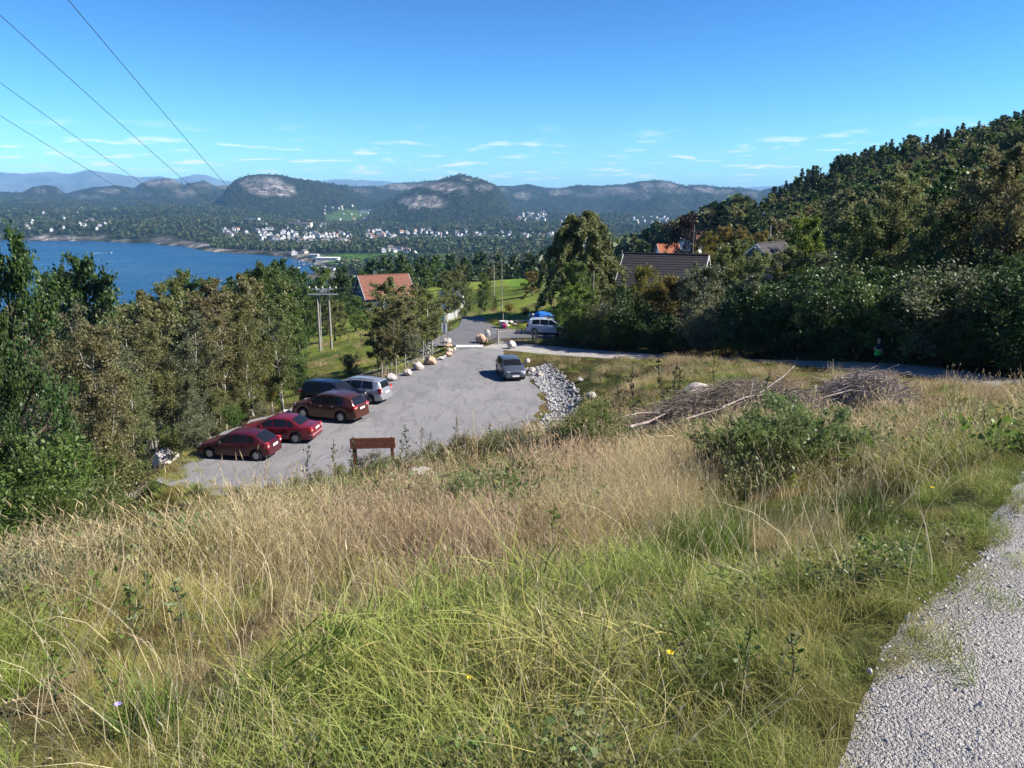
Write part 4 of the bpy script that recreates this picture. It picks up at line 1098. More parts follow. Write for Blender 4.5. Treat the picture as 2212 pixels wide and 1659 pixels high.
def make_car(name, label, S, loc, heading, pmat, group='cars in the gravel car park', extras=()):
    """S: measures; local +x is forward, origin on the ground under the middle"""
    root = empty(name, loc, heading); tag(root, label, 'car', group)
    L, W = S['L'], S['W']; top, belt = lerp_prof(S['top']), lerp_prof(S['belt'])
    xf, xr_, wr = S['axle'][0], S['axle'][1], S['wr']
    def bottom(x):
        z = .20 + .10 * max(0, abs(x) / (L / 2) - .82) / .18
        for xc in (xf, xr_):
            a = wr + .055
            if abs(x - xc) < a: z = max(z, wr - .02 + math.sqrt(a * a - (x - xc) ** 2) * .98)
        return z
    def plan(x): return 1 - .16 * (abs(x) / (L / 2)) ** 5
    def half(x):
        zt, zb = top(x), bottom(x); zb = min(zb, zt - .05)
        zs = min(belt(x), zt - .025); w = W / 2 * plan(x)
        zs = max(zs, zb + .02)
        wt = w - .03 - max(0, zt - zs) * .36
        zm = zb + .45 * (zs - zb)
        return [(0, zb), (.86 * w, zb), (.965 * w, zb + min(.06, (zs - zb) * .2)), (w, zm), (w * .992, zs - .35 * min(.16, zs - zm)), (w * .965, zs),
                (w * .965 + (wt - w * .965) * .35, zs + (zt - .045 - zs) * .35), (w * .965 + (wt - w * .965) * .7, zs + (zt - .045 - zs) * .7),
                (wt, max(zt - .045, zs + .004)), (wt * .90, zt - .012), (wt * .5, zt + .004), (0, zt + .012)]
    xs = set(np.linspace(-L / 2, L / 2, 76).tolist())
    for p in S['top'] + S['belt']: xs.add(p[0])
    for xc in (xf, xr_):
        for d_ in np.linspace(-1, 1, 15): xs.add(xc + d_ * (wr + .056))
    xs = sorted(x for x in xs if abs(x) <= L / 2 + 1e-6)
    mb = MB(); V = []; n = None
    for x in xs:
        h = half(x); ring = [(x, y, z) for y, z in h] + [(x, -y, z) for y, z in h[-2:0:-1]]
        n = len(ring); V += ring
    Fs = []
    for i in range(len(xs) - 1):
        for k in range(n): Fs.append((i*n+k, i*n+(k+1)%n, (i+1)*n+(k+1)%n, (i+1)*n+k))
    Fs.append(tuple(range(n))); Fs.append(tuple((len(xs)-1)*n + k for k in range(n))[::-1])
    mb.add(V, [f[::-1] for f in Fs])
    body = mb.build("body", M[pmat], root, True)
    try: body.data.set_sharp_from_angle(angle=R(38))
    except Exception: pass
    # glass: panels a little proud of the body, following it
    def side_pane(x0, x1, s0=.10, s1=.93, nm="side_window", slant=(0, 0), mat='glass', off=.012, parent=root):
        for sg in (1, -1):
            m_ = MB(); cols_ = []
            for k in range(9):
                cpts = []
                for j in range(4):
                    s_ = s0 + (s1 - s0) * j / 3
                    x = x0 + (x1 - x0) * k / 8 + slant[0] * (s_ - s0) * (1 - k / 8) + slant[1] * (s_ - s0) * (k / 8)
                    h = half(x); a, b = h[5], h[8]
                    ang = math.atan2(b[1] - a[1], a[0] - b[0] + 1e-6)
                    y = a[0] + (b[0] - a[0]) * s_ + off * math.sin(ang); z = a[1] + (b[1] - a[1]) * s_ + off * math.cos(ang)
                    cpts.append((x, sg * y, z))
                cols_.append(cpts)
            V2 = [p for c_ in cols_ for p in c_]; F2 = []
            for k in range(8):
                for j in range(3):
                    f = (k*4+j, (k+1)*4+j, (k+1)*4+j+1, k*4+j+1); F2.append(f if sg < 0 else f[::-1])
            m_.add(V2, F2); o = m_.build(nm, M[mat], parent, True)
    def top_pane(x0, x1, w, nm, off=.014, mat='glass'):
        m_ = MB(); V2 = []; F2 = []
        for k in range(9):
            x = x0 + (x1 - x0) * k / 8; e = .01
            sl = (top(x + e) - top(x - e)) / (2 * e); ln = math.hypot(1, sl)
            h = half(x); wt = h[8][0]
            for j in range(7):
                y = (j / 3 - 1) * w * wt
                zz = float(np.interp(abs(y), [h[11][0], h[10][0], h[9][0], h[8][0]], [h[11][1], h[10][1], h[9][1], h[8][1]]))
                V2.append((x - sl / ln * off, y, zz + off / ln))
        for k in range(8):
            for j in range(6): F2.append((k*7+j, (k+1)*7+j, (k+1)*7+j+1, k*7+j+1))
        m_.add(V2, F2 if x1 < x0 else F2[::1]); return m_.build(nm, M[mat], root, True)
    for x0, x1, sl in S['panes']: side_pane(x0, x1, slant=sl)
    top_pane(*S['screen'], .90, "windscreen"); top_pane(*S['rear'], .86, "rear_window")
    # wheels
    for xc in (xf, xr_):
        for sg in (1, -1):
            y = sg * (W / 2 * plan(xc) - .115)
            wh = empty("wheel"); wh.parent = root; wh.location = (xc, y, wr)
            MB().lathe([(wr*.62,-.10),(wr*.90,-.105),(wr*.99,-.075),(wr,0),(wr*.99,.075),(wr*.90,.105),(wr*.62,.10),(wr*.62,-.10)], 'y', 26).build("tyre", M['tyre'], wh, True)
            rm = MB().lathe([(.02,-.03),(wr*.60,-.03),(wr*.645,sg*.09),(wr*.60,sg*.085),(wr*.58,sg*.045),(.02,sg*.045)], 'y', 26)
            for k in range(S.get('spokes', 5)):
                a = 2 * math.pi * k / S.get('spokes', 5); c, s_ = math.cos(a), math.sin(a); q = wr * .60; b2 = S.get('spw', .035)
                yy0, yy1 = sg * .05, sg * .088
                P = []
                for yy, ww in ((yy0, b2 * 1.2), (yy1, b2)):
                    for rr_, tt in ((.03, -ww), (q, -ww * .8), (q, ww * .8), (.03, ww)):
                        P.append((c * rr_ - s_ * tt, yy, s_ * rr_ + c * tt))
                rm.add(P, [(0,1,2,3),(7,6,5,4),(0,4,5,1),(1,5,6,2),(2,6,7,3),(3,7,4,0)])
            rm.build("rim", M[S.get('rimmat', 'rim')], wh)
            MB().lathe([(.001,sg*.06),(wr*.585,sg*.047)], 'y', 20).build("hub_backing", M['trim'], wh)
    # lamps, plates, mirrors, handles, bumpers
    def lamp(nm, x, y, z, d, m, tilt=0):
        for sg in (1, -1):
            MB().box((x, sg * y, z), d, 0, 0, .85).build(nm, M[m], root)
    zf = S['zlamp'][0]; zr = S['zlamp'][1]
    wf = W / 2 * plan(L / 2 - .25); wrr = W / 2 * plan(-L / 2 + .2)
    MB_ = []
    for sg in (1, -1):
        # head lamps wrap round the front corners
        xl = L / 2 - S.get('hl_in', .16)
        MB().add([(xl+.10, sg*(wf-.42), zf-.05),(xl+.03, sg*(wf-.02), zf-.045),(xl-.20, sg*(wf+.02), zf+.02),(xl-.16, sg*(wf-.05), zf+.10),(xl+.02, sg*(wf-.20), zf+.10),(xl+.07, sg*(wf-.42), zf+.05),
                  (xl-.15, sg*(wf-.42), zf-.06),(xl-.2, sg*(wf-.15), zf-.06)],
                 [(0,1,4,5),(1,2,3,4),(0,6,7,1),(1,7,2)] if sg > 0 else [(5,4,1,0),(4,3,2,1),(1,7,6,0),(2,7,1)]).build("headlight", M['clearlamp'], root)
        th, tw_ = S['tl']
        xb = -L / 2 + S.get('tl_in', .06)
        MB().box((xb + .09, sg * (wrr - tw_ / 2 + .012), zr), (.22, tw_, th), 0, 0, .92).build("taillight", M['taillight'], root)
        MB().box((xb + .075, sg * (wrr - tw_ / 2 + .016), zr - th * .12), (.21, tw_ * .8, th * .25)).build("indicator", M[S.get('ind', 'clearlamp')], root)
        MB().box((S['mir'], sg * (W / 2 + .06), belt(S['mir']) + .07), (.12, .19, .13), 0, 0, .85).build("wing_mirror", M[S.get('mirmat', pmat)], root)
        for hx in S['handles']:
            MB().box((hx, sg * (W / 2 * plan(hx) * .994 + .008), belt(hx) - .10), (.17, .03, .035)).build("door_handle", M[S.get('hmat', pmat)], root)
    MB().box((-L / 2 - S.get('pl_off', .005), 0, S['zpl']), (.02, .52, .115)).build("number_plate", M['plate'], root)
    MB().box((L / 2 + .012, 0, .42), (.02, .52, .115)).build("number_plate", M['plate'], root)
    MB().box((L / 2 - .03, 0, zf - .02), (.07, .85, .11), 0, 0, .9).build("grille", M['trim'], root)
    MB().box((L / 2 - .02, 0, .31), (.06, 1.15, .11), 0, 0, .95).build("lower_intake", M['trim'], root)
    for z0, hgt, mt in S.get('bump', ()):  # bumper strip round the tail
        MB().box((-L / 2 + .10, 0, z0), (.24, W * .90, hgt), 0, 0, .97).build("bumper_strip", M[mt], root)
    # seats seen through the glass edge are too dark to read; door seams
    for hx in S['seams']:
        for sg in (1, -1):
            MB().tube([(hx, sg * (W / 2 * plan(hx) + .001), .36), (hx, sg * (W / 2 * plan(hx) * .996 + .002), belt(hx) - .02)], .006, 4).build("door_seam", M['trim'], root)
    for rail in S.get('rails', ()):
        for sg in (1, -1):
            pts = [(x, sg * (half(x)[9][0] * .97), top(x) + .035) for x in np.linspace(rail[0], rail[1], 6)]
            MB().tube(pts, .02, 6).build("roof_rail", M[rail[2]], root)
    for f in extras: f(root, half, top, belt)
    return root

def ground_car(Rw, S, ang, side=1):
    """car centre from the photo position where the near rear (or front) tyre meets the ground"""
    p = on_plane(Rw[0], Rw[1], 0.0); ax = S['axle'][Rw[2]]
    c, s = math.cos(ang), math.sin(ang)
    lx, ly = ax, side * (S['W'] / 2 - .1)
    return (p[0] - (lx * c - ly * s), p[1] - (lx * s + ly * c), 0.0)

HATCH = dict(L=4.11, W=1.71, top=[(2.055,.46),(2.03,.60),(1.88,.74),(1.05,.95),(.95,.97),(.28,1.36),(-.1,1.425),(-.7,1.42),(-1.15,1.36),(-1.42,1.25),(-1.85,.96),(-2.0,.90),(-2.03,.80),(-2.055,.50)],
  belt=[(2.055,.42),(1.9,.70),(1.0,.885),(-1.9,.955),(-2.055,.5)], axle=(1.27,-1.34), wr=.30, panes=[(.98,.02,(-.45,0)),(-.06,-.83,(0,0)),(-.90,-1.30,(0,.16))], screen=(.90,.31), rear=(-1.24,-1.83),
  zlamp=(.66,.84), tl=(.30,.20), mir=.62, handles=(-.02,-.80), zpl=.76, seams=(.95,-.02,-.92), spokes=9, spw=.03, mirmat='trim')
SEDAN = dict(L=4.48, W=1.72, top=[(2.24,.46),(2.21,.60),(2.05,.74),(1.15,.95),(1.05,.97),(.35,1.35),(0,1.41),(-.55,1.41),(-.95,1.35),(-1.55,1.02),(-1.66,.99),(-2.12,.97),(-2.2,.88),(-2.24,.50)],
  belt=[(2.24,.42),(2.1,.70),(1.1,.885),(-2.1,.94),(-2.24,.5)], axle=(1.36,-1.26), wr=.315, panes=[(1.05,.08,(-.45,0)),(0,-.75,(0,0)),(-.82,-1.18,(0,.12))], screen=(1.0,.38), rear=(-.98,-1.53),
  zlamp=(.66,.80), tl=(.22,.26), mir=.70, handles=(.02,-.74), zpl=.80, seams=(1.0,.04,-.85), spokes=10, spw=.03, bump=((.52,.10,'bumpergrey'),))
SUV = dict(L=4.64, W=1.83, top=[(2.32,.55),(2.29,.72),(2.12,.92),(1.25,1.12),(1.15,1.14),(.48,1.58),(.1,1.665),(-.6,1.69),(-1.3,1.64),(-1.72,1.58),(-1.95,1.50),(-2.22,1.06),(-2.28,.95),(-2.32,.55)],
  belt=[(2.32,.5),(2.15,.86),(1.1,1.05),(-1.6,1.12),(-2.2,1.04),(-2.32,.55)], axle=(1.42,-1.29), wr=.365, panes=[(1.12,.12,(-.5,0)),(.04,-.80,(0,0)),(-.88,-1.50,(0,.18))], screen=(1.08,.52), rear=(-1.90,-2.19),
  zlamp=(.84,1.0), tl=(.18,.36), mir=.78, handles=(.08,-.74), zpl=.88, seams=(1.08,.08,-.90), spokes=10, spw=.026, rails=((.2,-1.5,'chrome'),), hmat='chrome')
SUV2 = dict(SUV, L=4.43, W=1.81, top=[(2.215,.55),(2.19,.75),(2.08,.92),(1.25,1.08),(1.15,1.10),(.55,1.56),(.2,1.65),(-.6,1.67),(-1.5,1.64),(-1.82,1.60),(-2.05,1.15),(-2.16,1.0),(-2.215,.55)],
  belt=[(2.215,.5),(2.1,.86),(1.1,1.02),(-1.9,1.08),(-2.215,.55)], axle=(1.33,-1.27), rear=(-1.85,-2.03), panes=[(1.12,.14,(-.5,0)),(.06,-.80,(0,0)),(-.88,-1.62,(0,.12))], rails=((.3,-1.6,'trim'),), spokes=5, hmat='trim')
MPV = dict(L=4.47, W=1.80, top=[(2.235,.48),(2.2,.66),(2.05,.82),(1.45,1.02),(1.35,1.05),(.55,1.52),(.15,1.60),(-.6,1.635),(-1.5,1.58),(-1.88,1.52),(-2.0,1.40),(-2.15,1.02),(-2.2,.92),(-2.235,.50)],
  belt=[(2.235,.44),(2.1,.78),(1.3,.96),(-1.9,1.02),(-2.235,.5)], axle=(1.36,-1.34), wr=.315, panes=[(1.28,.15,(-.55,0)),(.08,-.72,(0,0)),(-.80,-1.62,(0,.15))], screen=(1.30,.60), rear=(-1.93,-2.13),
  zlamp=(.74,.94), tl=(.34,.17), mir=.90, handles=(.10,-.66), zpl=.76, seams=(1.2,.11,-.80), spokes=9, spw=.03, hmat='chrome', rails=((.3,-1.6,'trim'),))
GOLF = dict(L=4.20, W=1.76, top=[(2.10,.48),(2.07,.64),(1.93,.78),(1.15,.98),(1.05,1.0),(.38,1.40),(0,1.475),(-.7,1.475),(-1.4,1.41),(-1.65,1.36),(-1.95,.98),(-2.04,.88),(-2.10,.5)],
  belt=[(2.10,.44),(1.95,.74),(1.1,.93),(-1.85,.99),(-2.10,.5)], axle=(1.30,-1.28), wr=.315, panes=[(1.05,.08,(-.45,0)),(.0,-.80,(0,0)),(-.88,-1.35,(0,.15))], screen=(1.0,.42), rear=(-1.66,-1.93),
  zlamp=(.68,.88), tl=(.2,.26), mir=.72, handles=(.02,-.74), zpl=.76, seams=(1.02,.04,-.88), spokes=5)
M['red_dark'] = paint("paint_dark_red", (.058,.004,.009), .1)
M['red_bright'] = paint("paint_red", (.125,.006,.014), .05)
M['copper_paint'] = paint("paint_copper", (.075,.020,.011), .3)
M['navy'] = paint("paint_navy", (.003,.005,.014), .0)
M['silver'] = paint("paint_silver", (.36,.38,.41), .55)
M['grey_paint'] = paint("paint_blue_grey", (.10,.115,.145), .5)
M['white_paint'] = paint("paint_white", (.55,.60,.68), .0)
M['bumpergrey'] = plain("bumper_grey", (.30,.14,.15), .5, .4)
def hd(F_, Rr):
    a, b = on_plane(*F_, 0), on_plane(*Rr, 0); return math.atan2(a[1] - b[1], a[0] - b[0])
A1 = hd((456.6, 991), (555, 996.5))
def antenna(x):
    return lambda root, half, top, belt: MB().tube([(x, .0, top(x)), (x - .15, .0, top(x) + .3)], .006, 4).build("aerial", M['trim'], root)
make_car("hatchback_car", "dark red hatchback parked nearest, left end of the row", HATCH, ground_car((555, 996, 1), HATCH, A1, 1), A1, 'red_dark', extras=(antenna(-1.0),))
make_car("saloon_car", "bright red saloon with boot, second in the parked row", SEDAN, ground_car((640, 958, 1), SEDAN, A1 + .03, 1), A1 + .03, 'red_bright')
A3 = hd((651.8, 904), (737.4, 913.5))
make_car("suv_car", "copper brown off-roader parked beside the red saloon", SUV, ground_car((737.4, 913.5, 1), SUV, A3, 1), A3, 'copper_paint')
A5 = A3 + .05
make_car("people_carrier", "silver people carrier at the far end of the parked row", MPV, ground_car((799.5, 873, 1), MPV, A5, 1), A5, 'silver')
c4 = on_plane(716, 886, 0)
make_car("suv_car", "dark navy off-roader backed in behind the copper brown one", SUV2, (c4[0] - .1, c4[1] + 1.3, 0), A3 + math.pi + .02, 'navy')
A6 = math.atan2(-.978, .205)
make_car("hatchback_car", "blue-grey hatchback driving towards the viewer across the gravel", GOLF, ground_car((1088.2, 820.4, 0), GOLF, A6, -1), A6, 'grey_paint')
p7 = on_plane(1146, 724, 0)
make_car("people_carrier", "white car parked in shade behind the farm gate", MPV, (p7[0] + 1.9, p7[1] + .9, .01), R(-14), 'white_paint', group=None)

# ------------------------------------------------------------------ rocks
def rock_mesh(seed, flat=.7, sub=3, jag=.28):
    import bmesh
    bm = bmesh.new(); bmesh.ops.create_icosphere(bm, subdivisions=sub, radius=1.0)
    g = np.random.default_rng(seed); co = np.array([v.co[:] for v in bm.verts])
    ax = g.normal(size=(15, 3)); ax /= np.linalg.norm(ax, axis=1)[:, None]; lim = .52 + .34 * g.random(15)
    r_ = np.ones(len(co))
    for a, l in zip(ax, lim):
        d_ = co @ a; r_ = np.where(d_ > l, np.minimum(r_, l / np.maximum(d_, 1e-3)), r_)
    n_ = fbm(co[:, 0] * 1.6 + seed, co[:, 1] * 1.6 + co[:, 2] * 1.3, 4, seed)
    co = co * (r_ * (1 + n_ * jag))[:, None]; co[:, 2] *= flat
    for v, c in zip(bm.verts, co): v.co = c
    me = bpy.data.meshes.new("boulder"); bm.to_mesh(me); bm.free(); me.materials.append(None)
    return me
ROCKS = [rock_mesh(600 + i, [.75, .6, .85, .7, .9][i % 5]) for i in range(6)]
def rock(dx, dy, wpx, hpx, mat, label, v=0, name="boulder", group=None, z=None, depth=None):
    """boulder standing where the photo shows its foot, wpx x hpx photo px large"""
    p = hit(dx, dy) if z is None else on_plane(dx, dy, z)
    d = p[1] * CP + (CAMZ - p[2]) * SP
    w = wpx * K * d / FPX / 2; h = hpx * K * d / FPX / 2
    o = link(name, ROCKS[v % 6], None, (p[0], p[1] + w * .6, p[2] + h * .72), random.random() * 6.28)
    o.scale = (w * 1.08, w * (depth or .9), h * 1.35)
    o.material_slots[0].link = 'OBJECT'; o.material_slots[0].material = M[mat]
    tag(o, label, 'boulder' if wpx > 14 else 'rock', group)
    return o
G_R = 'boulders along the car park edge'
rock(352, 1010, 60, 40, 'boulder_white', "large white pointed boulder left of the dark red hatchback", 4)
for dx, dy, w, h, m, lab, v in (
   (845,824,24,16,'boulder',"mottled pale boulder just behind the silver people carrier",0),(880,812,22,17,'boulder',"pale boulder second beyond the silver people carrier",1),(902,800,22,19,'boulder',"grey angular boulder third beyond the silver people carrier",2),
   (929,788,30,20,'boulder_pink',"large rounded pinkish boulder beside the car park",3),(952,778,13,9,'boulder_white',"small white boulder right of the pinkish one",1),(960,773,8,7,'boulder_white',"smallest white stone in the boulder row",2),(967,771,18,9,'boulder_pink',"flat brownish boulder below the road sign",4),
   (972,762,15,9,'boulder',"pale boulder under the flat brown one near the sign",0),(981,758,9,8,'boulder_white',"white stone at the end of the boulder row",5),(966,742,17,13,'boulder',"pale block at the foot of the road sign",2),(968,752,18,8,'boulder_pink',"reddish slab in front of the road sign",4),
   (1040,742,24,22,'boulder_pink',"big square reddish boulder left of the metal gate",2),(1052,735,13,20,'boulder',"tall grey boulder against the gate post",4),(1047,730,9,9,'boulder_white',"small white stone on top behind the reddish boulder",3),(1105,754,19,15,'boulder_white',"white pointed rock at the grassy corner opposite the gate",4),
   (573,917,22,13,'boulder',"pale flat boulder behind the bright red saloon, left one",1),(597,912,18,11,'boulder_white',"whitish boulder behind the bright red saloon, right one",3),(548,925,24,10,'boulder',"low flat slab behind the dark red hatchback",1),
   (617,897,17,13,'boulder_white',"white cracked boulder left of the copper brown car",2),(608,905,12,10,'boulder',"pale rock below the white cracked boulder",5),(637,890,12,8,'boulder_white',"white rock at the nose of the copper brown car",0)):
    rock(dx, dy, w * 1.2, h * 1.2, m, lab, v, group=G_R if dy > 770 or dx < 990 else None, z=0.0 if dy < 890 else None)
for dx, dy, w, h, m, lab, v in (
   (905,1030,70,16,'mossrock',"flat pale lichen-covered rock half buried in the meadow grass",1),(275,1084,62,18,'mossrock',"pale ledge of rock on the left bank above the bushes",1),(1510,985,70,26,'mossrock',"pale rock with yellow moss at the foot of the brushwood",3),(1258,1578,62,30,'mossrock',"small grey stone tip sticking out of the foreground grass",4),
   (1505,860,70,34,'boulder',"grey boulder in shade behind the brush pile",0),(1280,864,30,16,'boulder',"pale slab on the edge of the stone-filled ditch",4),(1430,960,40,12,'mossrock',"small mossy stone left of the mossy rock",2),
   (1148,806,20,14,'boulder',"bluish boulder in the ditch beside the moving hatchback",0),(1165,815,22,14,'boulder',"second shaded boulder in the ditch beside the moving hatchback",3),(1140,786,13,12,'boulder_white',"upright white rock at the head of the ditch",4),(1255,824,18,10,'boulder',"pale rock in the shaded grass above the ditch",5)):
    rock(dx, dy, w, h, m, lab, v)
# yard wall stones behind the gate
for k, (dx, dy, w, h) in enumerate(((1105,693,12,7),(1117,690,11,7),(1128,690,10,6),(1138,689,9,6),(1147,684,20,14),(1098,700,9,7),(1112,697,12,5))):
    o = rock(dx, dy + 6, w, h, 'boulder_white' if k != 4 else 'boulder', ["whitish stone", "pale stone", "grey-white stone", "small pale stone", "large rounded white stone", "leftmost white stone", "low flat stone"][k] + " in the row behind the farm gate", k, group=None)
# stone-filled ditch: uncounted rubble
g = np.random.default_rng(700)
rub = [bpy.data.objects.new("rubble_stone", rock_mesh(710 + i, .7, 1, .2)) for i in range(4)]
for o in rub: o.data.materials[0] = M['rubble']
dl = np.array(DITCH); n = 3000
f = g.random(n) * (len(dl) - 1); i_ = f.astype(int); c = dl[i_] + (dl[i_ + 1] - dl[i_]) * (f - i_)[:, None]
x = c[:, 0] + (g.random(n) + g.random(n) - 1) * 1.25 - .1; y = c[:, 1] + g.normal(size=n) * .3
ex = poly_sd(x, y, LOT) < .12; x, y = x[ex], y[ex]
s = .08 + .12 * g.random(len(x)) ** 2
scatter("rubble", rub, np.stack([x, y, terrain(x, y) + s * .3], 1), g.random((len(x), 3)) * 6.28, np.stack([s] * 3, 1), g.integers(0, 4, len(x)), label="broken white and grey stone filling the ditch beside the car park")
# rubble strip below the cattle grid, left
n = 420; x = -8.3 + g.normal(size=n) * .55; y = 70.5 + g.random(n) * 6; x = x + (y - 70.5) * -.05
ex = (poly_sd(x, y, LOT) < 0) & (poly_sd(x, y, ROAD) < .05); x, y = x[ex], y[ex]; s = .08 + .1 * g.random(len(x))
rub2 = [o.copy() for o in rub]
scatter("rubble", rub2, np.stack([x, y, terrain(x, y) + s * .3], 1), g.random((len(x), 3)) * 6.28, np.stack([s] * 3, 1), g.integers(0, 4, len(x)), label="grey rubble bank below the asphalt beside the sign")
# loose stones on the near path
peb = [bpy.data.objects.new("path_pebble", rock_mesh(720 + i, .6, 1, .2)) for i in range(4)]
for o in peb: o.data.materials[0] = M['pebble']
pn_ = np.array([p for p in PATH if -3 < p[1] < 14]); n = 15000
f = g.random(n) * (len(pn_) - 1); i_ = f.astype(int); c = pn_[i_] + (pn_[i_ + 1] - pn_[i_]) * (f - i_)[:, None]
tt = pn_[i_ + 1] - pn_[i_]; tt = tt[:, :2] / np.linalg.norm(tt[:, :2], axis=1)[:, None]
o_ = (g.random(n) * 2 - 1) * (PATHW + .12)
x = c[:, 0] + tt[:, 1] * o_; y = c[:, 1] - tt[:, 0] * o_; z = c[:, 2] + .015 - .02 * (o_ / PATHW) ** 2 + fbm(x / 1.2, y / 1.2, 2, 191) * .04
s = .003 + .008 * g.random(n) ** 3 + .005 * (np.abs(o_) > PATHW - .35)
scatter("path_gravel", peb, np.stack([x, y, z], 1), g.random((n, 3)) * 6.28, np.stack([s] * 3, 1), g.integers(0, 4, n), label="loose pale gravel on the near path")

# ------------------------------------------------------------------ gate, sign, cattle grid, fences
M['galv'] = plain("galvanised_steel", (.60,.61,.62), .5, .5, .1, .2, 15)
M['postwood'] = plain("weathered_wood", (.34,.31,.27), .85, .15, 0, .3, 12, .3)
M['darkwood'] = plain("dark_wood", (.10,.08,.06), .85, .15, 0, .3, 12, .3)
M['redwood'] = plain("red_brown_wood", (.15,.058,.034), .7, .2, 0, .35, 9, .2)
M['concrete'] = plain("pale_concrete", (.50,.51,.52), .85, .2, 0, .12, 5)
def gp(dx, dy, z=0.0): return Vector(on_plane(dx, dy, z))
ga, gb = gp(1050, 741), gp(1074, 743)
gate = empty("metal_gate", ga); tag(gate, "small galvanised gate of horizontal bars beside the reddish boulder", 'gate')
v = (gb - ga)
for k in range(7):
    z = .12 + k * .155
    MB().tube([Vector((0, 0, z)), Vector((v.x, v.y, z))], .03, 6).build("bar", M['galv'], gate)
for q in (0, 1): MB().tube([Vector((v.x * q, v.y * q, .03)), Vector((v.x * q, v.y * q, 1.12))], .028, 6).build("upright", M['galv'], gate)
gc, gd_ = gp(1077, 743), gp(1152, 738)
wg = empty("mesh_gate", gc); tag(wg, "long farm gate of pale rails and wire mesh across the yard entrance", 'gate')
v = gd_ - gc
for z in (.12, 1.18): MB().tube([Vector((0, 0, z)), v + Vector((0, 0, z))], .05, 6).build("rail", M['postwood'], wg)
for q in (0, .03, .97): MB().tube([v * q + Vector((0, 0, .08)), v * q + Vector((0, 0, 1.22))], .05, 6).build("upright", M['postwood'], wg)
wm = MB()
for k in range(1, 9): wm.tube([v * .03 + Vector((0, 0, .12 + k * .117)), v * .97 + Vector((0, 0, .12 + k * .117))], .003, 3)
for k in range(1, 26): wm.tube([v * (.03 + .94 * k / 26) + Vector((0, 0, .12)), v * (.03 + .94 * k / 26) + Vector((0, 0, 1.18))], .003, 3)
wm.build("wire_mesh", M['galv'], wg)
def post(dx, dy, h, r_, lab, m='postwood', z=0.0, lean=0.0):
    p = Vector(hit(dx, dy)) if z is None else gp(dx, dy, z)
    o = MB().tube([(0, 0, -.3), (lean * .5, 0, h * .5), (lean, 0, h - .02), (lean, 0, h)], [r_, r_, r_ * .95, r_ * .8], 8).build("gate_post", M[m])
    o.location = p; tag(o, lab, 'post'); return o
post(1075.5, 744, 1.45, .07, "wooden gate post between the bar gate and the mesh gate")
post(1158, 738, 1.35, .10, "round pale wooden post at the right end of the mesh gate")
post(1152, 737, 1.2, .05, "thin dark post beside the round pale gate post", 'darkwood')
post(1117, 722, 1.3, .05, "dark post standing in the yard behind the gate", 'darkwood')
post(1126, 720, .6, .05, "short dark post in the yard behind the gate", 'darkwood')
post(1087, 706, 1.5, .04, "thin post beside the grey planter", 'postwood')
# pot by the yard wall
pb = gp(1090, 710)
MB().lathe([(.001,0),(.16,0),(.24,.42),(.25,.44),(.22,.44),(.15,.05),(.001,.05)], 'z', 16).build("plant_pot", plain("pot_magenta", (.55,.03,.16), .5, .4), None, True, pb)
tag(bpy.data.objects["plant_pot"], "magenta plant pot by the entrance of the yard", 'pot')
pq = pb + Vector((-.1, .7, 0))
MB().lathe([(.001,0),(.42,0),(.5,.7),(.52,.75),(.44,.75),(.38,.6),(.001,.6)], 'z', 18).build("stone_planter", M['concrete'], None, True, pq)
tag(bpy.data.objects["stone_planter"], "round grey stone planter behind the magenta pot", 'planter')
# blue tarpaulin heap
tb = gp(1152, 702); tb = Vector((tb.x + 1.2, tb.y + 2, 0))
g = np.random.default_rng(9)
X, Y = np.meshgrid(np.linspace(-1.6, 1.6, 18), np.linspace(-.8, .8, 11))
Z = 1.25 * np.exp(-(X / 1.5) ** 4 - (Y / .7) ** 4) + fbm(X * 2.2, Y * 2.2, 3, 33) * .35; Z = np.maximum(Z, 0.02)
ix = np.arange(X.size).reshape(X.shape); Fq = np.stack([ix[:-1, :-1], ix[:-1, 1:], ix[1:, 1:], ix[1:, :-1]], -1).reshape(-1, 4)
o = link("tarpaulin", mesh_np("tarpaulin", np.stack([X.ravel(), Y.ravel(), Z.ravel()], 1), Fq, [plain("tarp_blue", (.02,.16,.55), .45, .4)], True), None, tb)
tag(o, "bright blue tarpaulin heap behind the white car", 'tarpaulin')
# cattle grid: four pale slabs
c0, c1, c2, c3 = gp(986, 751), gp(1034, 750), gp(1030, 746), gp(983, 747)
cg = empty("cattle_grid", c0); tag(cg, "pale slab crossing between the gravel car park and the asphalt", 'cattle grid')
ux = Vector((1, 0, 0)); wd = (c1 - c0).length + .5
for k in range(4):
    MB().box((wd * (k + .5) / 4 - .1, .55, .02), (wd / 4 - .03, 1.25, .08)).build("slab", M['concrete'], cg)
# road sign seen from behind
sp_ = gp(961, 748)
sg_ = empty("road_sign", sp_); tag(sg_, "grey back of a rectangular road sign on a thin pole", 'sign')
MB().tube([(0, 0, -.3), (0, 0, 2.15)], .03, 8).build("pole", M['galv'], sg_)
MB().box((.0, -.045, 1.75), (.52, .02, .86)).build("panel", plain("sign_back", (.70,.71,.72), .5, .4, 0), sg_)
for z in (1.45, 2.05): MB().box((0, -.03, z), (.12, .05, .05)).build("bracket", M['galv'], sg_)
MB().box((0, -.062, 1.75), (.10, .01, .84)).build("stiffener", plain("sign_stiffener", (.12,.12,.13), .6), sg_)
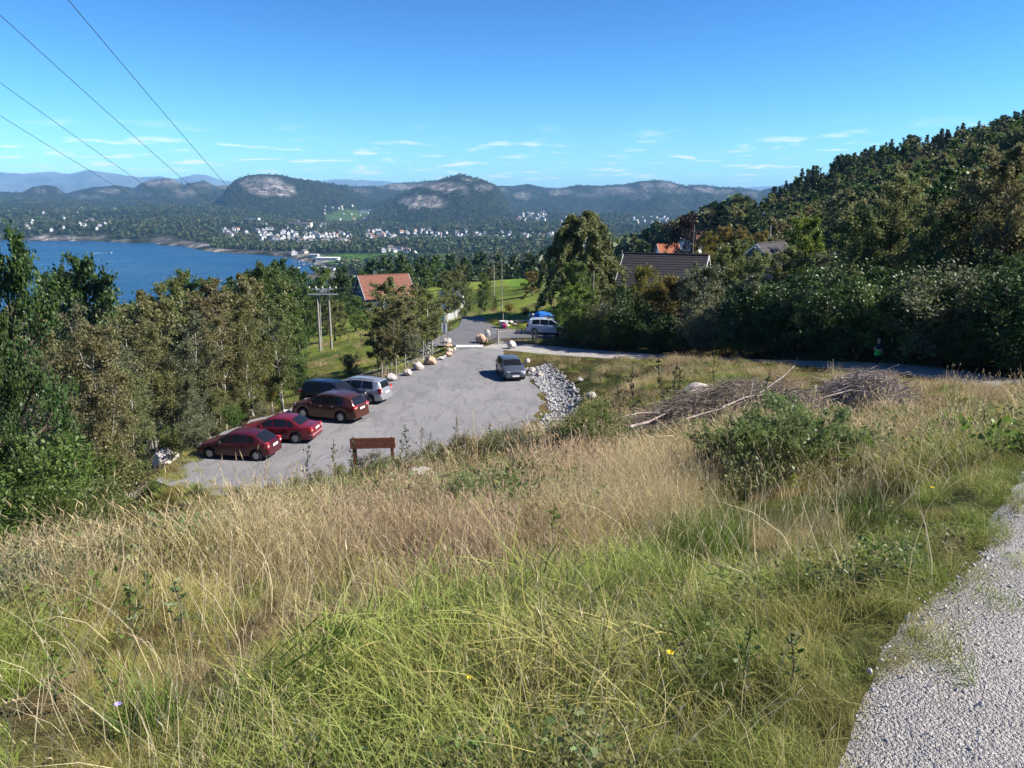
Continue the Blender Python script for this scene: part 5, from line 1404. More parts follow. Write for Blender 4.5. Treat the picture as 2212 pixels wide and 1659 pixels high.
# post and wire fence along the left edge
fl = [(410,935,1.1),(455,925,.9),(500,915,.9),(548,902,1.0),(600,888,.8),(706,862,.9),(838,818,1.2),(845,812,.8),(868,806,1.1),(888,798,1.2),(925,775,1.6),(944,768,1.4),(958,748,1.1)]
fr = empty("wire_fence", Vector(hit(410, 935))); tag(fr, "wire fence on grey wooden posts along the left edge of the car park", 'fence')
fp = []
for dx, dy, h in fl:
    p = Vector(hit(dx, dy)) - fr.location + Vector((-.5, .3, 0)); fp.append((p, h))
    MB().tube([p + Vector((0, 0, -.4)), p + Vector((.03, 0, h))], [.05, .045], 7).build("post", M['postwood'], fr)
for lv in (.45, .8):
    for (a, ha), (b, hb) in zip(fp[:-1], fp[1:]): 
        MB().tube([a + Vector((0, 0, lv * min(1, ha))), (a + b) / 2 + Vector((0, 0, lv * .96)), b + Vector((0, 0, lv * min(1, hb)))], .004, 3).build("wire", M['galv'], fr)
f2 = [(660,765,1.0),(672,764,1.2),(752,742,1.2),(778,738,1.0),(800,735,1.0)]
fr2 = empty("field_fence", Vector(hit(660, 765))); tag(fr2, "leaning dark posts of the pasture fence near the twin power poles", 'fence')
for k, (dx, dy, h) in enumerate(f2):
    p = Vector(hit(dx, dy)) - fr2.location
    MB().tube([p + Vector((0, 0, -.3)), p + Vector((-.25 if k in (0, 1) else .1, 0, h))], .05, 6).build("post", M['darkwood'], fr2)

# bench seen from behind, on the bank
# the bank height where a bench back of normal height meets the line of sight
by_ = min(np.arange(22, 34, .2), key=lambda q: abs(at_depth(805, 966, q)[2] - ground_z(at_depth(805, 966, q)[0], q) - .46))
bq = at_depth(805, 966, by_); bp = Vector((bq[0], by_, ground_z(bq[0], by_)))
bn = empty("park_bench", bp, R(4)); tag(bn, "red-brown wooden bench seen from behind above the gravel", 'bench')
bz = float(bq[2]) - bp.z; bw = 95 * K * (by_ * CP + 9 * SP) / FPX
for k in range(3): MB().box((0, 0, bz + .02 + k * .12), (bw, .04, .113)).build("back_slat", M['redwood'], bn)
for k in range(3): MB().box((0, .16 + k * .13, bz - .06), (bw, .115, .04)).build("seat_slat", M['redwood'], bn)
for sx in (-.42 * bw, .42 * bw):
    MB().box((sx, .045, bz / 2 + .08), (.07, .05, bz + .5)).build("leg", M['redwood'], bn)
    MB().box((sx, .42, bz / 2 - .19), (.07, .06, bz + .2)).build("leg", M['redwood'], bn)

# ------------------------------------------------------------------ power poles and wires
M['pole'] = plain("pole_wood", (.30,.27,.24), .85, .15, 0, .25, 5, .2)
M['insul'] = plain("insulator", (.55,.55,.55), .3, .5)
M['wire'] = plain("wire_green", (.05,.075,.06), .6, .3)
pa, pb_ = at_depth(692, 756, 95), at_depth(716.5, 754, 95)
pole = empty("power_pole", Vector((pa[0], 95, ground_z(pa[0], 95)))); tag(pole, "pair of grey power poles joined by crossarms in the pasture", 'power pole')
ptop = at_depth(700, 622, 95)[2] - pole.location.z
dxp = pb_[0] - pa[0]
for q in (0, 1): MB().tube([(q * dxp, 0, -.5), (q * dxp - .05, 0, ptop)], [.16, .11], 9).build("pole", M['pole'], pole)
for z, l in ((ptop - .15, 2.6), (ptop - .75, 3.6)): MB().box((dxp / 2, -.14, z), (l, .10, .12)).build("crossarm", M['galv'], pole)
for xo in (-1.0, -.2, .6, 1.5, 2.2):
    MB().lathe([(.03,0),(.09,.05),(.09,.18),(.04,.28),(.01,.30)], 'z', 8, (dxp / 2 + xo - .6, -.14, ptop - .09)).build("insulator", M['insul'], pole, True)
MB().box((dxp / 2, .12, ptop - .35), (.8, .28, .4)).build("switch_box", M['galv'], pole)
MB().box((dxp + .0, -.15, 1.75), (.24, .02, .20)).build("marker_plate", M['amber'], pole)
MB().tube([(.25, .02, .3), (.25, .02, ptop - .9)], .03, 5).build("conduit", M['galv'], pole)
ends = [(-22.0,-6.25),(-22.6,-8.95),(-23.9,-11.8),(-24.5,-14.0)]
names = ["rightmost of the four overhead wires", "second overhead wire from the right", "third overhead wire from the right", "lowest left overhead wire"]
zt = pole.location.z + ptop
for (xa, xb), nm in zip(ends, names):
    pts = []
    for k in range(41):
        t_ = k / 40
        pts.append((xa + (xb - xa) * t_, 95 - 105 * t_, zt + (25.8 - zt) * t_ - 4 * 1.5 * t_ * (1 - t_)))
    o = MB().tube(pts, .010, 5).build("overhead_wire", M['wire']); tag(o, nm + " crossing the upper left sky", 'wire', 'overhead wires')
def simple_pole(dx, dtop, dbot, Y, lab, arm=0.0, r_=.1):
    a = at_depth(dx, dtop, Y); zg = ground_z(a[0], Y)
    o = empty("utility_pole", (a[0], Y, zg)); tag(o, lab, 'pole')
    MB().tube([(0, 0, -.4), (0, 0, a[2] - zg)], [r_ * 1.2, r_ * .8], 8).build("pole", M['pole'], o)
    if arm: MB().box((0, -.1, a[2] - zg - .25), (arm, .1, .1)).build("crossarm", M['pole'], o)
    return a
q1 = simple_pole(1084, 560, 625, 132, "single wooden utility pole above the road end", 0, .07)
q2 = simple_pole(1067, 564, 600, 160, "utility pole with crossarm left of the single one", 2.0)
simple_pole(1283, 585, 650, 82, "thin pole in front of the weeping birch", 0, .06)
simple_pole(1665, 487, 530, 118, "pale pole standing above the grey house", 0, .12)
simple_pole(1500, 485, 515, 150, "thin pole beside the white gabled house", 0, .06)
simple_pole(1258, 500, 560, 150, "utility pole half hidden in the weeping birch", 0, .08)
simple_pole(1344, 540, 600, 125, "distant pole left of the dark roof", 0, .07)
for k, (zo, xo) in enumerate(((0, 2.0), (-.12, 1.6), (-.6, 2.3))):
    A = Vector((pole.location.x + xo, 95, zt + zo)); B = Vector((q1[0], 132, q1[2] - .2 - .3 * k))
    pts = [A.lerp(B, t_) - Vector((0, 0, 4 * .8 * t_ * (1 - t_))) for t_ in np.linspace(0, 1, 17)]
    o = MB().tube(pts, .009, 4).build("overhead_wire", M['wire']); tag(o, ["top", "middle", "lowest"][k] + " thin wire running right from the twin power poles", 'wire', 'wires right of the poles')

# ------------------------------------------------------------------ houses near by
M['tile_dark'] = plain("roof_tile_dark", (.035,.031,.034), .7, .25, 0, .3, 3)
M['tile_red'] = plain("roof_tile_red", (.19,.085,.06), .75, .2, 0, .25, 3)
M['tile_orange'] = plain("roof_tile_orange", (.30,.10,.05), .75, .2, 0, .2, 3)
M['white_wood'] = plain("white_boards", (.68,.68,.68), .6, .3, 0, .06)
M['blue_wood'] = plain("slate_blue_boards", (.075,.10,.125), .7, .2, 0, .15)
M['grey_wood'] = plain("grey_boards", (.28,.29,.31), .7, .2, 0, .12)
M['pane'] = plain("window_glass", (.03,.035,.045), .08, .5)
def house(name, label, loc, rz, Lx, Wy, eave, ridge, wall, roof, over=.4, wins=(), chim=None, courses=0):
    """gabled house, ridge along local x, origin on the ground in the middle"""
    o = empty(name, loc, rz); tag(o, label, 'house')
    hx, hy = Lx / 2, Wy / 2
    w = MB().box((0, 0, eave / 2 - .5), (Lx, Wy, eave + 1))
    w.add([(-hx,-hy,eave),(-hx,hy,eave),(-hx,0,ridge-.12)], [(0,2,1)]); w.add([(hx,-hy,eave),(hx,hy,eave),(hx,0,ridge-.12)], [(0,1,2)])
    w.build("wall", M[wall], o)
    sl = (ridge - eave) / hy; rf = empty("roof"); rf.parent = o
    ez = eave - over * sl
    n = max(courses, 1)
    for sg in (-1, 1):
        for k in range(n):          # tile courses, each lapping the one below
            y0, y1 = (hy + over) * (1 - k / n), (hy + over) * (1 - (k + 1) / n)
            z0, z1 = ridge - sl * y0, ridge - sl * y1
            t0 = .05 if courses else .12
            P = [(-hx-over, sg*y0, z0+t0+.03),(hx+over, sg*y0, z0+t0+.03),(hx+over, sg*(y1-.04), z1+t0+.01),(-hx-over, sg*(y1-.04), z1+t0+.01),
                 (-hx-over, sg*y0, z0-.02),(hx+over, sg*y0, z0-.02),(hx+over, sg*(y1-.04), z1-.02),(-hx-over, sg*(y1-.04), z1-.02)]
            F_ = [(0,1,2,3),(7,6,5,4),(0,4,5,1),(1,5,6,2),(2,6,7,3),(3,7,4,0)]
            MB().add(P, F_ if sg < 0 else [f[::-1] for f in F_]).build("tile_course" if courses else "roof_slope", M[roof], rf)
    MB().tube([(-hx-over, 0, ridge+.10), (hx+over, 0, ridge+.10)], .11, 6).build("ridge_cap", M[roof], rf)
    for sx in (-1, 1):
        for sg in (-1, 1):
            a = Vector((sx*(hx+over+.03), 0, ridge+.08)); b = Vector((sx*(hx+over+.03), sg*(hy+over), ez+.08))
            d = Vector((sx*.05, 0, 0)); u = Vector((0, 0, -.26))
            V = [a, b, b+u, a+u, a+d, b+d, b+u+d, a+u+d]
            MB().add(V, [(0,1,2,3),(7,6,5,4),(0,4,5,1),(1,5,6,2),(2,6,7,3),(3,7,4,0)]).build("barge_board", M['white_wood'], o)
    for side, u, z, ww, hh in wins:
        wn_ = empty("window"); wn_.parent = o
        if side in 'fb':
            y = (-hy if side == 'f' else hy); s = -1 if side == 'f' else 1
            wn_.location = (u, y + s * .03, z)
            MB().box((0, 0, 0), (ww + .2, .06, hh + .2)).build("frame", M['white_wood'], wn_); MB().box((0, s * .035, 0), (ww, .03, hh)).build("pane", M['pane'], wn_)
        else:
            x = (-hx if side == 'l' else hx); s = -1 if side == 'l' else 1
            wn_.location = (x + s * .03, u, z)
            MB().box((0, 0, 0), (.06, ww + .2, hh + .2)).build("frame", M['white_wood'], wn_); MB().box((s * .035, 0, 0), (.03, ww, hh)).build("pane", M['pane'], wn_)
    if chim: MB().box((chim, .3, ridge + .4), (.5, .5, 1.2)).build("chimney", M['blue_wood'], rf)
    return o
def house_px(dx, dridge, Y, ridge_h, *a, **k):
    p = at_depth(dx, dridge, Y)
    return (float(p[0]), Y, float(p[2]) - ridge_h)
house("orange_roof_house", "house with orange tiled roof and dark blue gable behind the birch clump", house_px(828, 594, 175, 7.2), R(27), 10.8, 9.4, 2.9, 7.2, 'blue_wood', 'tile_red', wins=(('l',-1.6,2.0,1.1,1.3),('l',1.6,2.0,1.1,1.3),('l',0,4.6,1.0,1.1),('f',-2.4,1.4,1.4,1.2),('f',2,1.4,1.4,1.2)), chim=-2, courses=18)
house("dark_roof_house", "house with dark ribbed tile roof and white gable boards in the right-hand trees", house_px(1438, 550, 100, 6.0), R(-22), 9.8, 8.6, 2.6, 6.0, 'grey_wood', 'tile_dark', wins=(('r',-1.2,1.6,1.0,1.2),('r',1.2,1.6,1.0,1.2),('f',-2,1.5,1.4,1.2)), courses=13)
house("gabled_house", "small white house with blue-grey gable window below the copper beech", house_px(1497, 502, 250, 6.2), R(62), 8, 6.0, 3.6, 6.2, 'white_wood', 'tile_red', wins=(('l',-.5,4.4,.7,1.0),('l',.5,4.4,.7,1.0),('l',-1.4,2.0,1.0,1.2),('l',1.4,2.0,1.0,1.2)))
house("orange_roof_cottage", "cottage with bright orange roof among trees left of the white house", house_px(1443, 527, 235, 5.2), R(10), 6, 5, 2.4, 5.2, 'white_wood', 'tile_orange', wins=(('f',0,1.4,1.2,1.1),))
house("grey_house", "grey house with white gable edges below the pale pole", house_px(1665, 525, 108, 5.6), R(48), 8, 6.5, 2.8, 5.6, 'grey_wood', 'tile_dark', wins=(('l',0,2.0,1.0,1.1),))
house("white_outbuilding", "white shed glimpsed between birches left of the road end", house_px(973, 640, 122, 2.9), R(20), 2.6, 2.4, 2.2, 2.9, 'white_wood', 'tile_dark', wins=(('f',0,1.2,.7,.7),))
house("pale_house", "pale house front hidden in trees above the birches", house_px(976, 615, 150, 4.0), R(80), 4.5, 3.6, 2.8, 4.0, 'white_wood', 'tile_dark', wins=(('f',0,1.5,1,1),))

# ------------------------------------------------------------------ town across the valley
M['townwhite'] = plain("town_wall_white", (.64,.63,.61), .7, .2, 0, .1, .2)
M['towncream'] = plain("town_wall_cream", (.55,.48,.38), .7, .2, 0, .1, .2)
M['townroof'] = plain("town_roof_grey", (.12,.11,.11), .8, .2, 0, .3, .2)
M['townroofr'] = plain("town_roof_red", (.33,.13,.08), .8, .2, 0, .3, .2)
def town_mesh(Lx, Wy, e, r_, wall, roof):
    m = MB().box((0, 0, e / 2 - 2), (Lx, Wy, e + 4)); hx, hy = Lx / 2, Wy / 2
    m.add([(-hx,-hy,e),(-hx,hy,e),(-hx,0,r_)], [(0,2,1)]); m.add([(hx,-hy,e),(hx,hy,e),(hx,0,r_)], [(0,1,2)])
    q = .5
    m.add([(-hx-q,-hy-q,e-.3),(hx+q,-hy-q,e-.3),(hx+q,0,r_+.25),(-hx-q,0,r_+.25)], [(0,1,2,3)], 1); m.add([(-hx-q,hy+q,e-.3),(hx+q,hy+q,e-.3),(hx+q,0,r_+.25),(-hx-q,0,r_+.25)], [(3,2,1,0)], 1)
    for u in (-.3, .3):
        m.box((Lx * u, -hy - .03, e * .55), (1.6, .08, 1.3), 0, 2)
    for u in (-.25, .25):
        m.box((-hx - .03, Wy * u, e * .55), (.08, 1.3, 1.3), 0, 2); m.box((hx + .03, Wy * u, e * .55), (.08, 1.3, 1.3), 0, 2)
    me = bpy.data.meshes.new("town_house"); me.from_pydata(m.v, [], m.f)
    for mm in (wall, roof, 'pane'): me.materials.append(M[mm])
    me.polygons.foreach_set("material_index", m.m); me.update(); return me
TOWN = [town_mesh(11,8.5,5,8.2,'townwhite','townroof'), town_mesh(13,9,4.5,7.5,'townwhite','townroofr'), town_mesh(10,8,5.5,9,'townwhite','townroof'), town_mesh(12,9,4.5,7.6,'towncream','townroof'), town_mesh(9,8,6,9.5,'townwhite','townroof')]
CL = [  # photo area, count, description
 (560,505,760,527,72,"house in the waterside part of the distant town"), (480,496,640,512,26,"house on the upper left edge of the distant town"), (790,498,960,520,48,"house in the middle of the distant town"), (960,503,1210,518,52,"house in the right-hand part of the distant town"),
 (1110,460,1180,478,26,"house in the cluster below the right-hand ridge"), (1180,470,1290,484,14,"house among trees beyond the cluster"), (1360,468,1450,484,18,"house in the far right valley hamlet"),
 (30,452,260,500,24,"scattered house on the wooded far shore"), (690,440,800,478,16,"farmhouse on the green slope above the town"), (600,535,700,552,5,"house near the green field by the shore"), (820,540,900,552,5,"farm building beyond the green field"), (560,478,700,498,16,"house on the rise behind the town")]
g = random.Random(77); used = []
for x0, y0, x1, y1, n, lab in CL:
    k = 0; tries = 0
    while k < n and tries < n * 8:
        tries += 1
        dx, dy = g.uniform(x0, x1), g.uniform(y0, y1)
        if any(abs(dx - a) < 5.5 and abs(dy - b) < 2.4 for a, b in used): continue
        p = hit(dx, dy, 7000)
        if p[1] < 1000 or p[1] > 5500 or p[2] < SEA + 1: continue
        used.append((dx, dy)); k += 1
        v_ = g.choice([0, 0, 1, 2, 2, 3, 4, 4])
        o = link("town_house", TOWN[v_], None, (p[0], p[1], p[2] + .6), g.choice([R(20), R(-35), R(70), R(110)]) + g.uniform(-.3, .3), g.uniform(.75, 1.05) * (1.0 if p[1] < 2600 else 1.1))
        col_ = ['white grey-roofed', 'white red-roofed', 'tall white grey-roofed', 'cream grey-roofed', 'narrow white'][v_]
        tag(o, f"{col_} {lab}", 'house', f"{col_} houses: {lab}")
def block(dx, dy, wpx, hpx, mat, roof, lab, rz=0.0, name="long_building"):
    p = hit(dx, dy, 7000); d = p[1]
    w = wpx * K * d / FPX; h = hpx * K * d / FPX
    o = empty(name, p, rz); tag(o, lab, 'building')
    MB().box((0, 0, h / 2 - 1), (w, w * .35 + 6, h + 2)).build("wall", M[mat], o)
    MB().box((0, 0, h + .35), (w + 1, w * .35 + 7, .7)).build("roof", M[roof], o)
    for k in range(max(2, int(w / 9))):
        MB().box((-w / 2 + (k + .5) * w / max(2, int(w / 9)), -(w * .175 + 3.03), h * .55), (w / max(2, int(w / 9)) * .55, .1, h * .3)).build("window", M['pane'], o)
block(520, 482, 44, 6, 'townwhite', 'townroof', "long white industrial block above the town, left"); block(545, 479, 30, 8, 'townwhite', 'townroof', "taller white industrial block above the town")
block(650, 490, 46, 9, 'towncream', 'townroofr', "wide brown-red building on the rise behind the town"); block(630, 482, 30, 5, 'townwhite', 'townroof', "low white hall left of the brown-red building"); block(690, 486, 26, 5, 'townwhite', 'townroof', "low white hall right of the brown-red building")
block(708, 561, 48, 4, 'townwhite', 'townwhite', "long low white shed beside the green field"); block(680, 554, 16, 4, 'townwhite', 'townwhite', "short white shed above the long one by the field")
block(560, 520, 16, 9, 'townwhite', 'townroof', "white block at the left of the waterside houses"); block(790, 459, 22, 6, 'townwhite', 'townroofr', "farm complex at the top of the green slope")
block(1038, 552, 16, 7, 'tile_red', 'townroof', "red barn beyond the dark trees right of the field", R(20)); block(880, 546, 14, 8, 'townwhite', 'townroofr', "red-roofed farmhouse at the right of the green field")
block(860, 540, 20, 6, 'townwhite', 'townroof', "white farmhouse above the green field"); block(1230, 500, 60, 5, 'towncream', 'townroofr', "terrace with reddish roofs in front of the far right town")
for k, (dx, dy, w) in enumerate(((690,578,18),(712,584,22),(700,590,16),(680,583,14),(725,580,14))):
    block(dx, dy, w, 5, 'townwhite' if k % 2 else 'grey_wood', 'townroof', ["grey boathouse nearest the field", "white boathouse at the quay", "grey quay shed nearest the trees", "white quay hut beside the water", "low grey shed behind the quay"][k], name="boathouse")
# small boats
def boat(dx, dy, L, lab, group=None, wake=False):
    p = on_plane(dx, dy, SEA); o = empty("motor_boat", p, R(random.uniform(-30, 30))); tag(o, lab, 'boat', group)
    h, w = L * .10, L * .16
    m = MB(); st = [(-.5,.9,0),(-.2,1,0),(.15,.9,.02),(.38,.5,.06),(.5,.02,.12)]; V = []
    for t_, ww, zz in st: V += [(t_*L, -w*ww, h+zz*L), (t_*L, -w*ww*.6, -.1), (t_*L, w*ww*.6, -.1), (t_*L, w*ww, h+zz*L)]
    F_ = []
    for i in range(4):
        for k in range(3): F_.append((i*4+k, i*4+k+1, i*4+4+k+1, i*4+4+k))
        F_.append((i*4+3, i*4, i*4+4, i*4+7))
    F_.append((3,2,1,0)); m.add(V, F_).build("hull", M['townwhite'], o)
    MB().box((0, 0, h + L * .07), (L * .3, w * 1.3, L * .12), 0, 0, .8).build("cabin", M['pane'], o)
    if wake:
        M['foam'] = plain("foam", (.75,.78,.8), .9, .1)
        V = []; n = 14
        for i in range(n): V += [(-L*.5 - i*2.4, -(.5 + i*.28), .06), (-L*.5 - i*2.4, (.5 + i*.28)*.6, .06)]
        MB().add(V, [(2*i, 2*i+2, 2*i+3, 2*i+1) for i in range(n-1)]).build("wake", M['foam'], o)
boat(236, 547, 11, "white motor boat with a short wake out on the blue water", wake=True)
for k in range(16):
    boat(random.uniform(640, 705), random.uniform(566, 580), random.uniform(7, 10), "white boat moored in the small harbour by the field", 'moored boats')

# ------------------------------------------------------------------ far woodland
def crown_blob(seed, conif=False):
    g = np.random.default_rng(seed); n = 90
    if conif:
        z = g.random(n); a = g.random(n) * 6.28; r_ = (1 - z) * .32 * (.6 + .5 * g.random(n)); C = np.stack([r_*np.cos(a), r_*np.sin(a), z], 1)
    else:
        C = g.normal(size=(n, 3)); C = unit(C) * (.72 + .3 * g.random(n))[:, None]; C = C * np.array([.46, .46, .48]); C[:, 2] += .55
    me = leaves_mesh("far_crown", C, .16 if not conif else .10, g, .6, .8)
    me.materials[0] = M['farwood']
    return bpy.data.objects.new("far_crown", me)
M['farwood'] = leaf_mat("far_wood_leaf", (.052,.074,.026), (.11,.135,.05), .15, .35)
blobs = [crown_blob(800 + i, i == 3) for i in range(4)]
g = np.random.default_rng(88); n = 52000
a = (g.random(n) * 2 - 1) * R(38); r_ = 330 * (6200 / 330) ** (g.random(n) ** .9)
x, y = r_ * np.sin(a), r_ * np.cos(a); z, rk_, who_, sdw_ = terrain(x, y, True)
dx, dy = project(x, y, z)
keep = (sdw_ < -25) & (rk_ < .25) & (z > SEA + 1.0) & ((a < R(16)) | (r_ > 500))
for poly, c_ in FIELDS: keep &= poly_sd(dx, dy, poly) < -.4
for x0, y0, x1, y1, nn, lab in CL[:7]:
    inb = (dx > x0) & (dx < x1) & (dy > y0) & (dy < y1 + 1); keep &= ~(inb & (g.random(n) < .93))
dens = fbm(x / 260, y / 260, 3, 221); keep &= (dens > -.12) | (g.random(n) < .35)
x, y, z, r_ = x[keep], y[keep], z[keep], r_[keep]
s = (6.5 + 7 * g.random(len(x)) ** 1.3) * np.where(r_ > 3800, .8, 1)
w_ = s * (.8 + .5 * g.random(len(x)))
vi = np.where(g.random(len(x)) < .15, 3, g.integers(0, 3, len(x)))
scatter("far_woodland", blobs, np.stack([x, y, z - .8], 1), np.stack([0 * x, 0 * x, g.random(len(x)) * 6.28], 1), np.stack([w_, w_, s], 1), vi, label="mixed woodland covering the far valley and hills")

# ------------------------------------------------------------------ haze
hm = NT("haze")
pv_ = hm.new("ShaderNodeVolumePrincipled"); pv_.inputs['Color'].default_value = (.27,.58,1.0,1); pv_.inputs['Density'].default_value = 5.8e-5; pv_.inputs['Anisotropy'].default_value = 0.0
hm.l.new(pv_.outputs[0], hm.out.inputs['Volume'])
hz = MB().box((0, 0, 0), (1, 1, 1)).build("haze", hm.mat)
zlo, zhi = float(gz.min()) - 1.0, float(gz.max()) + 60
hz.scale = (52600, 52600, zhi - zlo); hz.location = (0, 0, (zlo + zhi) / 2)
tag(hz, "thin blue air between here and the far mountains", None, None, 'stuff')

# ------------------------------------------------------------------ meadow plants
for dx, dt, Y, m, w, lab in ((1700,866,9.6,'willow',1.3,"large leafy willow bush on the right of the meadow"),(1605,930,9.5,'willow',1.15,"left flank bush of the willow thicket"),(1800,925,9.8,'willow',1.2,"right flank bush of the willow thicket"),(1690,975,9.0,'willow',1.1,"lower front bush of the willow thicket")):
    tree_px('willow', m, dx, dt, Y, lab, cat='shrub', wide=w)
def low(dx, dy, h, m, lab, kind='shrub_n', wide=1.0, group=None):
    p = hit(dx, dy); put_tree(kind, m, float(p[0]), float(p[1]), h, lab, cat='shrub', wide=wide, group=group)
low(1000,1135,.75,'willow',"small grey-green bush in the middle of the meadow"); low(1060,1120,.6,'greyolive',"small grey-green bush right of the middle one")
low(300,1190,.95,'yellow',"yellow-green birch seedling on the left of the meadow"); low(2030,985,.8,'green',"leafy sapling near the right edge of the meadow"); 
low(1275,985,1.35,'fern',"bright green spruce-like bush at the left end of the brushwood", wide=1.3); low(1210,985,.8,'olive',"dark twiggy shrub left of the brushwood", wide=1.3); low(1350,1010,.6,'bright',"yellow-green sprig in the brushwood")
for k, (dx, dy, h, m) in enumerate(((640,1050,.6,'olive'),(690,1040,.7,'brown'),(740,1040,1.0,'olive'),(790,1035,1.0,'brown'),(840,1030,.8,'olive'),(580,1062,.45,'olive'),(520,1072,.4,'greyolive'),(950,1010,.8,'olive'),(1000,1000,.8,'brown'),(1060,990,.7,'olive'),(1120,985,.8,'greyolive'),(460,1085,.4,'olive'),(400,1095,.4,'greyolive'),(900,1015,.7,'brown'))):
    low(dx, dy, h, m, f"low {'brownish' if m == 'brown' else 'olive' if m == 'olive' else 'greyish'} heather-like shrub on the lip above the car park", wide=1.25, group=f"{m} shrubs on the lip")
for k, (dx, dy, h, m) in enumerate(((200,1200,.8,'olive'),(110,1250,.8,'brown'),(60,1330,.6,'greyolive'),(240,1280,.6,'brown'),(180,1110,1.1,'fern'),(330,1130,.7,'olive'))):
    low(dx, dy, h, m, ["olive scrub in the left meadow, uppermost", "brown scrub near the left edge", "grey scrub at the left edge, lowest", "brown scrub left of the seedling's foot", "bright green scrub below the left bushes", "olive scrub beside the pale ledge"][k], wide=1.3)
for q, m, lab in ((-.55, 'olive', "olive shrub in front of the left leg of the bench"), (.1, 'brown', "brownish shrub in front of the middle of the bench"), (.6, 'olive', "olive shrub in front of the right leg of the bench")):
    put_tree('shrub_n', m, bp.x + q, bp.y - .45, .62, lab, cat='shrub', wide=1.4)
for dx, dy, h, m, lab in ((40,1110,1.2,'fern',"bright green bush low on the left edge, uppermost of three"),(130,1120,1.1,'green',"green bush right of the bright one on the left edge"),(20,1200,1.0,'green',"green bush low on the left edge, lowest of three"),(230,1085,.9,'olive',"olive bush between the green bushes and the pale ledge"),(90,1180,.9,'fern',"bright green bush amid the left scrub"),(330,1065,.7,'green',"small green bush beside the pale ledge"),(430,1070,.6,'olive',"small olive bush below the car park corner"),(180,1170,.8,'green',"green bush right of the bright one amid the scrub")):
    low(dx, dy, h, m, lab, wide=1.3)
for k in range(26):
    dx, dy = random.uniform(10, 600), random.uniform(1075, 1310)
    if dy > 1310 - (dx - 10) * .35: continue
    m = random.choice(['olive', 'brown', 'greyolive', 'willow', 'fern'])
    low(dx, dy, random.uniform(.35, .7), m, f"low { {'olive':'olive','brown':'brownish','greyolive':'greyish','willow':'grey-green','fern':'bright green'}[m]} scrub on the left of the meadow", wide=1.4, group=f'{m} scrub on the left of the meadow')
# saplings: a thin stem with sparse leaves
def sapling_lib(seed, H, n, leaf):
    g = np.random.default_rng(seed); mb = MB(); C = []; Dn = []
    pts = [(0, 0, -.1)]; x = y = 0
    for k in range(1, 7): x += g.normal() * .02 * H; y += g.normal() * .02 * H; pts.append((x, y, H * k / 6))
    mb.tube(pts, [.008 * H * (1 - .7 * k / 6) + .002 for k in range(7)], 4); P = np.array(pts)
    for k in range(9):
        f = .25 + .72 * k / 9; p0 = np.array([np.interp(f * H, P[:, 2], P[:, j]) for j in range(3)]); a = k * 2.4 + g.random(); L = H * .22 * (1.15 - f) * (.6 + .8 * g.random())
        d = np.array([math.cos(a) * .8, math.sin(a) * .8, .65]); e = p0 + d * L
        mb.tube([p0, e], [.004 * H, .0015], 3, cap=False)
        m_ = n // 9; u = g.random(m_); C.append(p0[None] + (e - p0)[None] * u[:, None] + g.normal(size=(m_, 3)) * leaf * .7); Dn.append(np.repeat(d[None], m_, 0))
    cm = leaves_mesh("leaves", np.concatenate(C), leaf, g, .2, .5, np.concatenate(Dn))
    tm = bpy.data.meshes.new("stem"); tm.from_pydata(mb.v, [], mb.f); tm.materials.append(None); tm.update()
    return dict(H=H, stem=tm, leaves=cm)
SAP = [sapling_lib(900 + i, 1.4, 110, .03) for i in range(5)]
def sapling(dx, dy, dtop, m, lab, group=None, Y=None):
    p = hit(dx, dy) if Y is None else np.array([at_depth(dx, dtop, Y)[0], Y, 0.]); top = at_depth(dx, dtop, p[1]); z = ground_z(p[0], p[1])
    a = SAP[random.randrange(5)]; o = empty("sapling", (p[0], p[1], z), random.random() * 6.28); s = max(.4, top[2] - z) / a['H']; o.scale = (s, s, s)
    tag(o, lab, 'sapling', group)
    for nm, mm in (('stem', 'bark'), ('leaves', m)):
        c = link(nm, a[nm], o); c.material_slots[0].link = 'OBJECT'; c.material_slots[0].material = M[mm]
for dx, dt in ((880,905),(905,912),(935,925),(985,890),(1010,918),(1055,905),(1075,930),(1100,912),(1130,895),(1145,905),(760,935),(715,940),(660,950),(860,935)):
    sapling(dx, 0, dt + 8, random.choice(['twigdark', 'twigdark', 'olive']), "thin dark sapling on the lip standing out against the gravel", 'saplings on the lip', Y=random.uniform(22, 27))
for dx, dt, m, lab in ((1340,800,'twigdark',"dark spiky sapling on the sunlit bank, leftmost"),(1378,785,'twigdark',"dark spiky sapling on the sunlit bank, second from left"),(1436,765,'twigdark',"tallest dark sapling in front of the path"),(1455,780,'twigdark',"thin dark sapling beside the tallest one"),(1475,790,'twigdark',"dark sapling right of the tallest one"),(1555,760,'bright',"bright green leafy shoot standing above the brushwood"),(1800,868,'bright',"pale green shoot above the willow thicket"),(1660,800,'olive',"olive shoot at the top of the brushwood"),(1700,840,'willow',"grey-green shoot behind the willow thicket")):
    sapling(dx, 0, dt, m, lab, Y=random.uniform(25, 30) if dx < 1600 else random.uniform(13, 16))
def near_sapling(dx, dy, h, m, lab):
    p = hit(dx, dy); o = empty("sapling", p, random.random() * 6.28); a = SAPN[random.randrange(3)]; s = h / a['H']; o.scale = (s * 1.3, s * 1.3, s); tag(o, lab, 'sapling')
    for nm, mm in (('stem', 'bark'), ('leaves', m)):
        c = link(nm, a[nm], o); c.material_slots[0].link = 'OBJECT'; c.material_slots[0].material = M[mm]
SAPN = [sapling_lib(920 + i, .6, 70, .022) for i in range(3)]
near_sapling(300,1420,.5,'green',"broad-leaved sapling in the left foreground"); near_sapling(390,1390,.45,'willow',"leafy grey-green sapling beside the left foreground one"); near_sapling(120,1540,.35,'bright',"low broad-leaved sapling near the left corner")
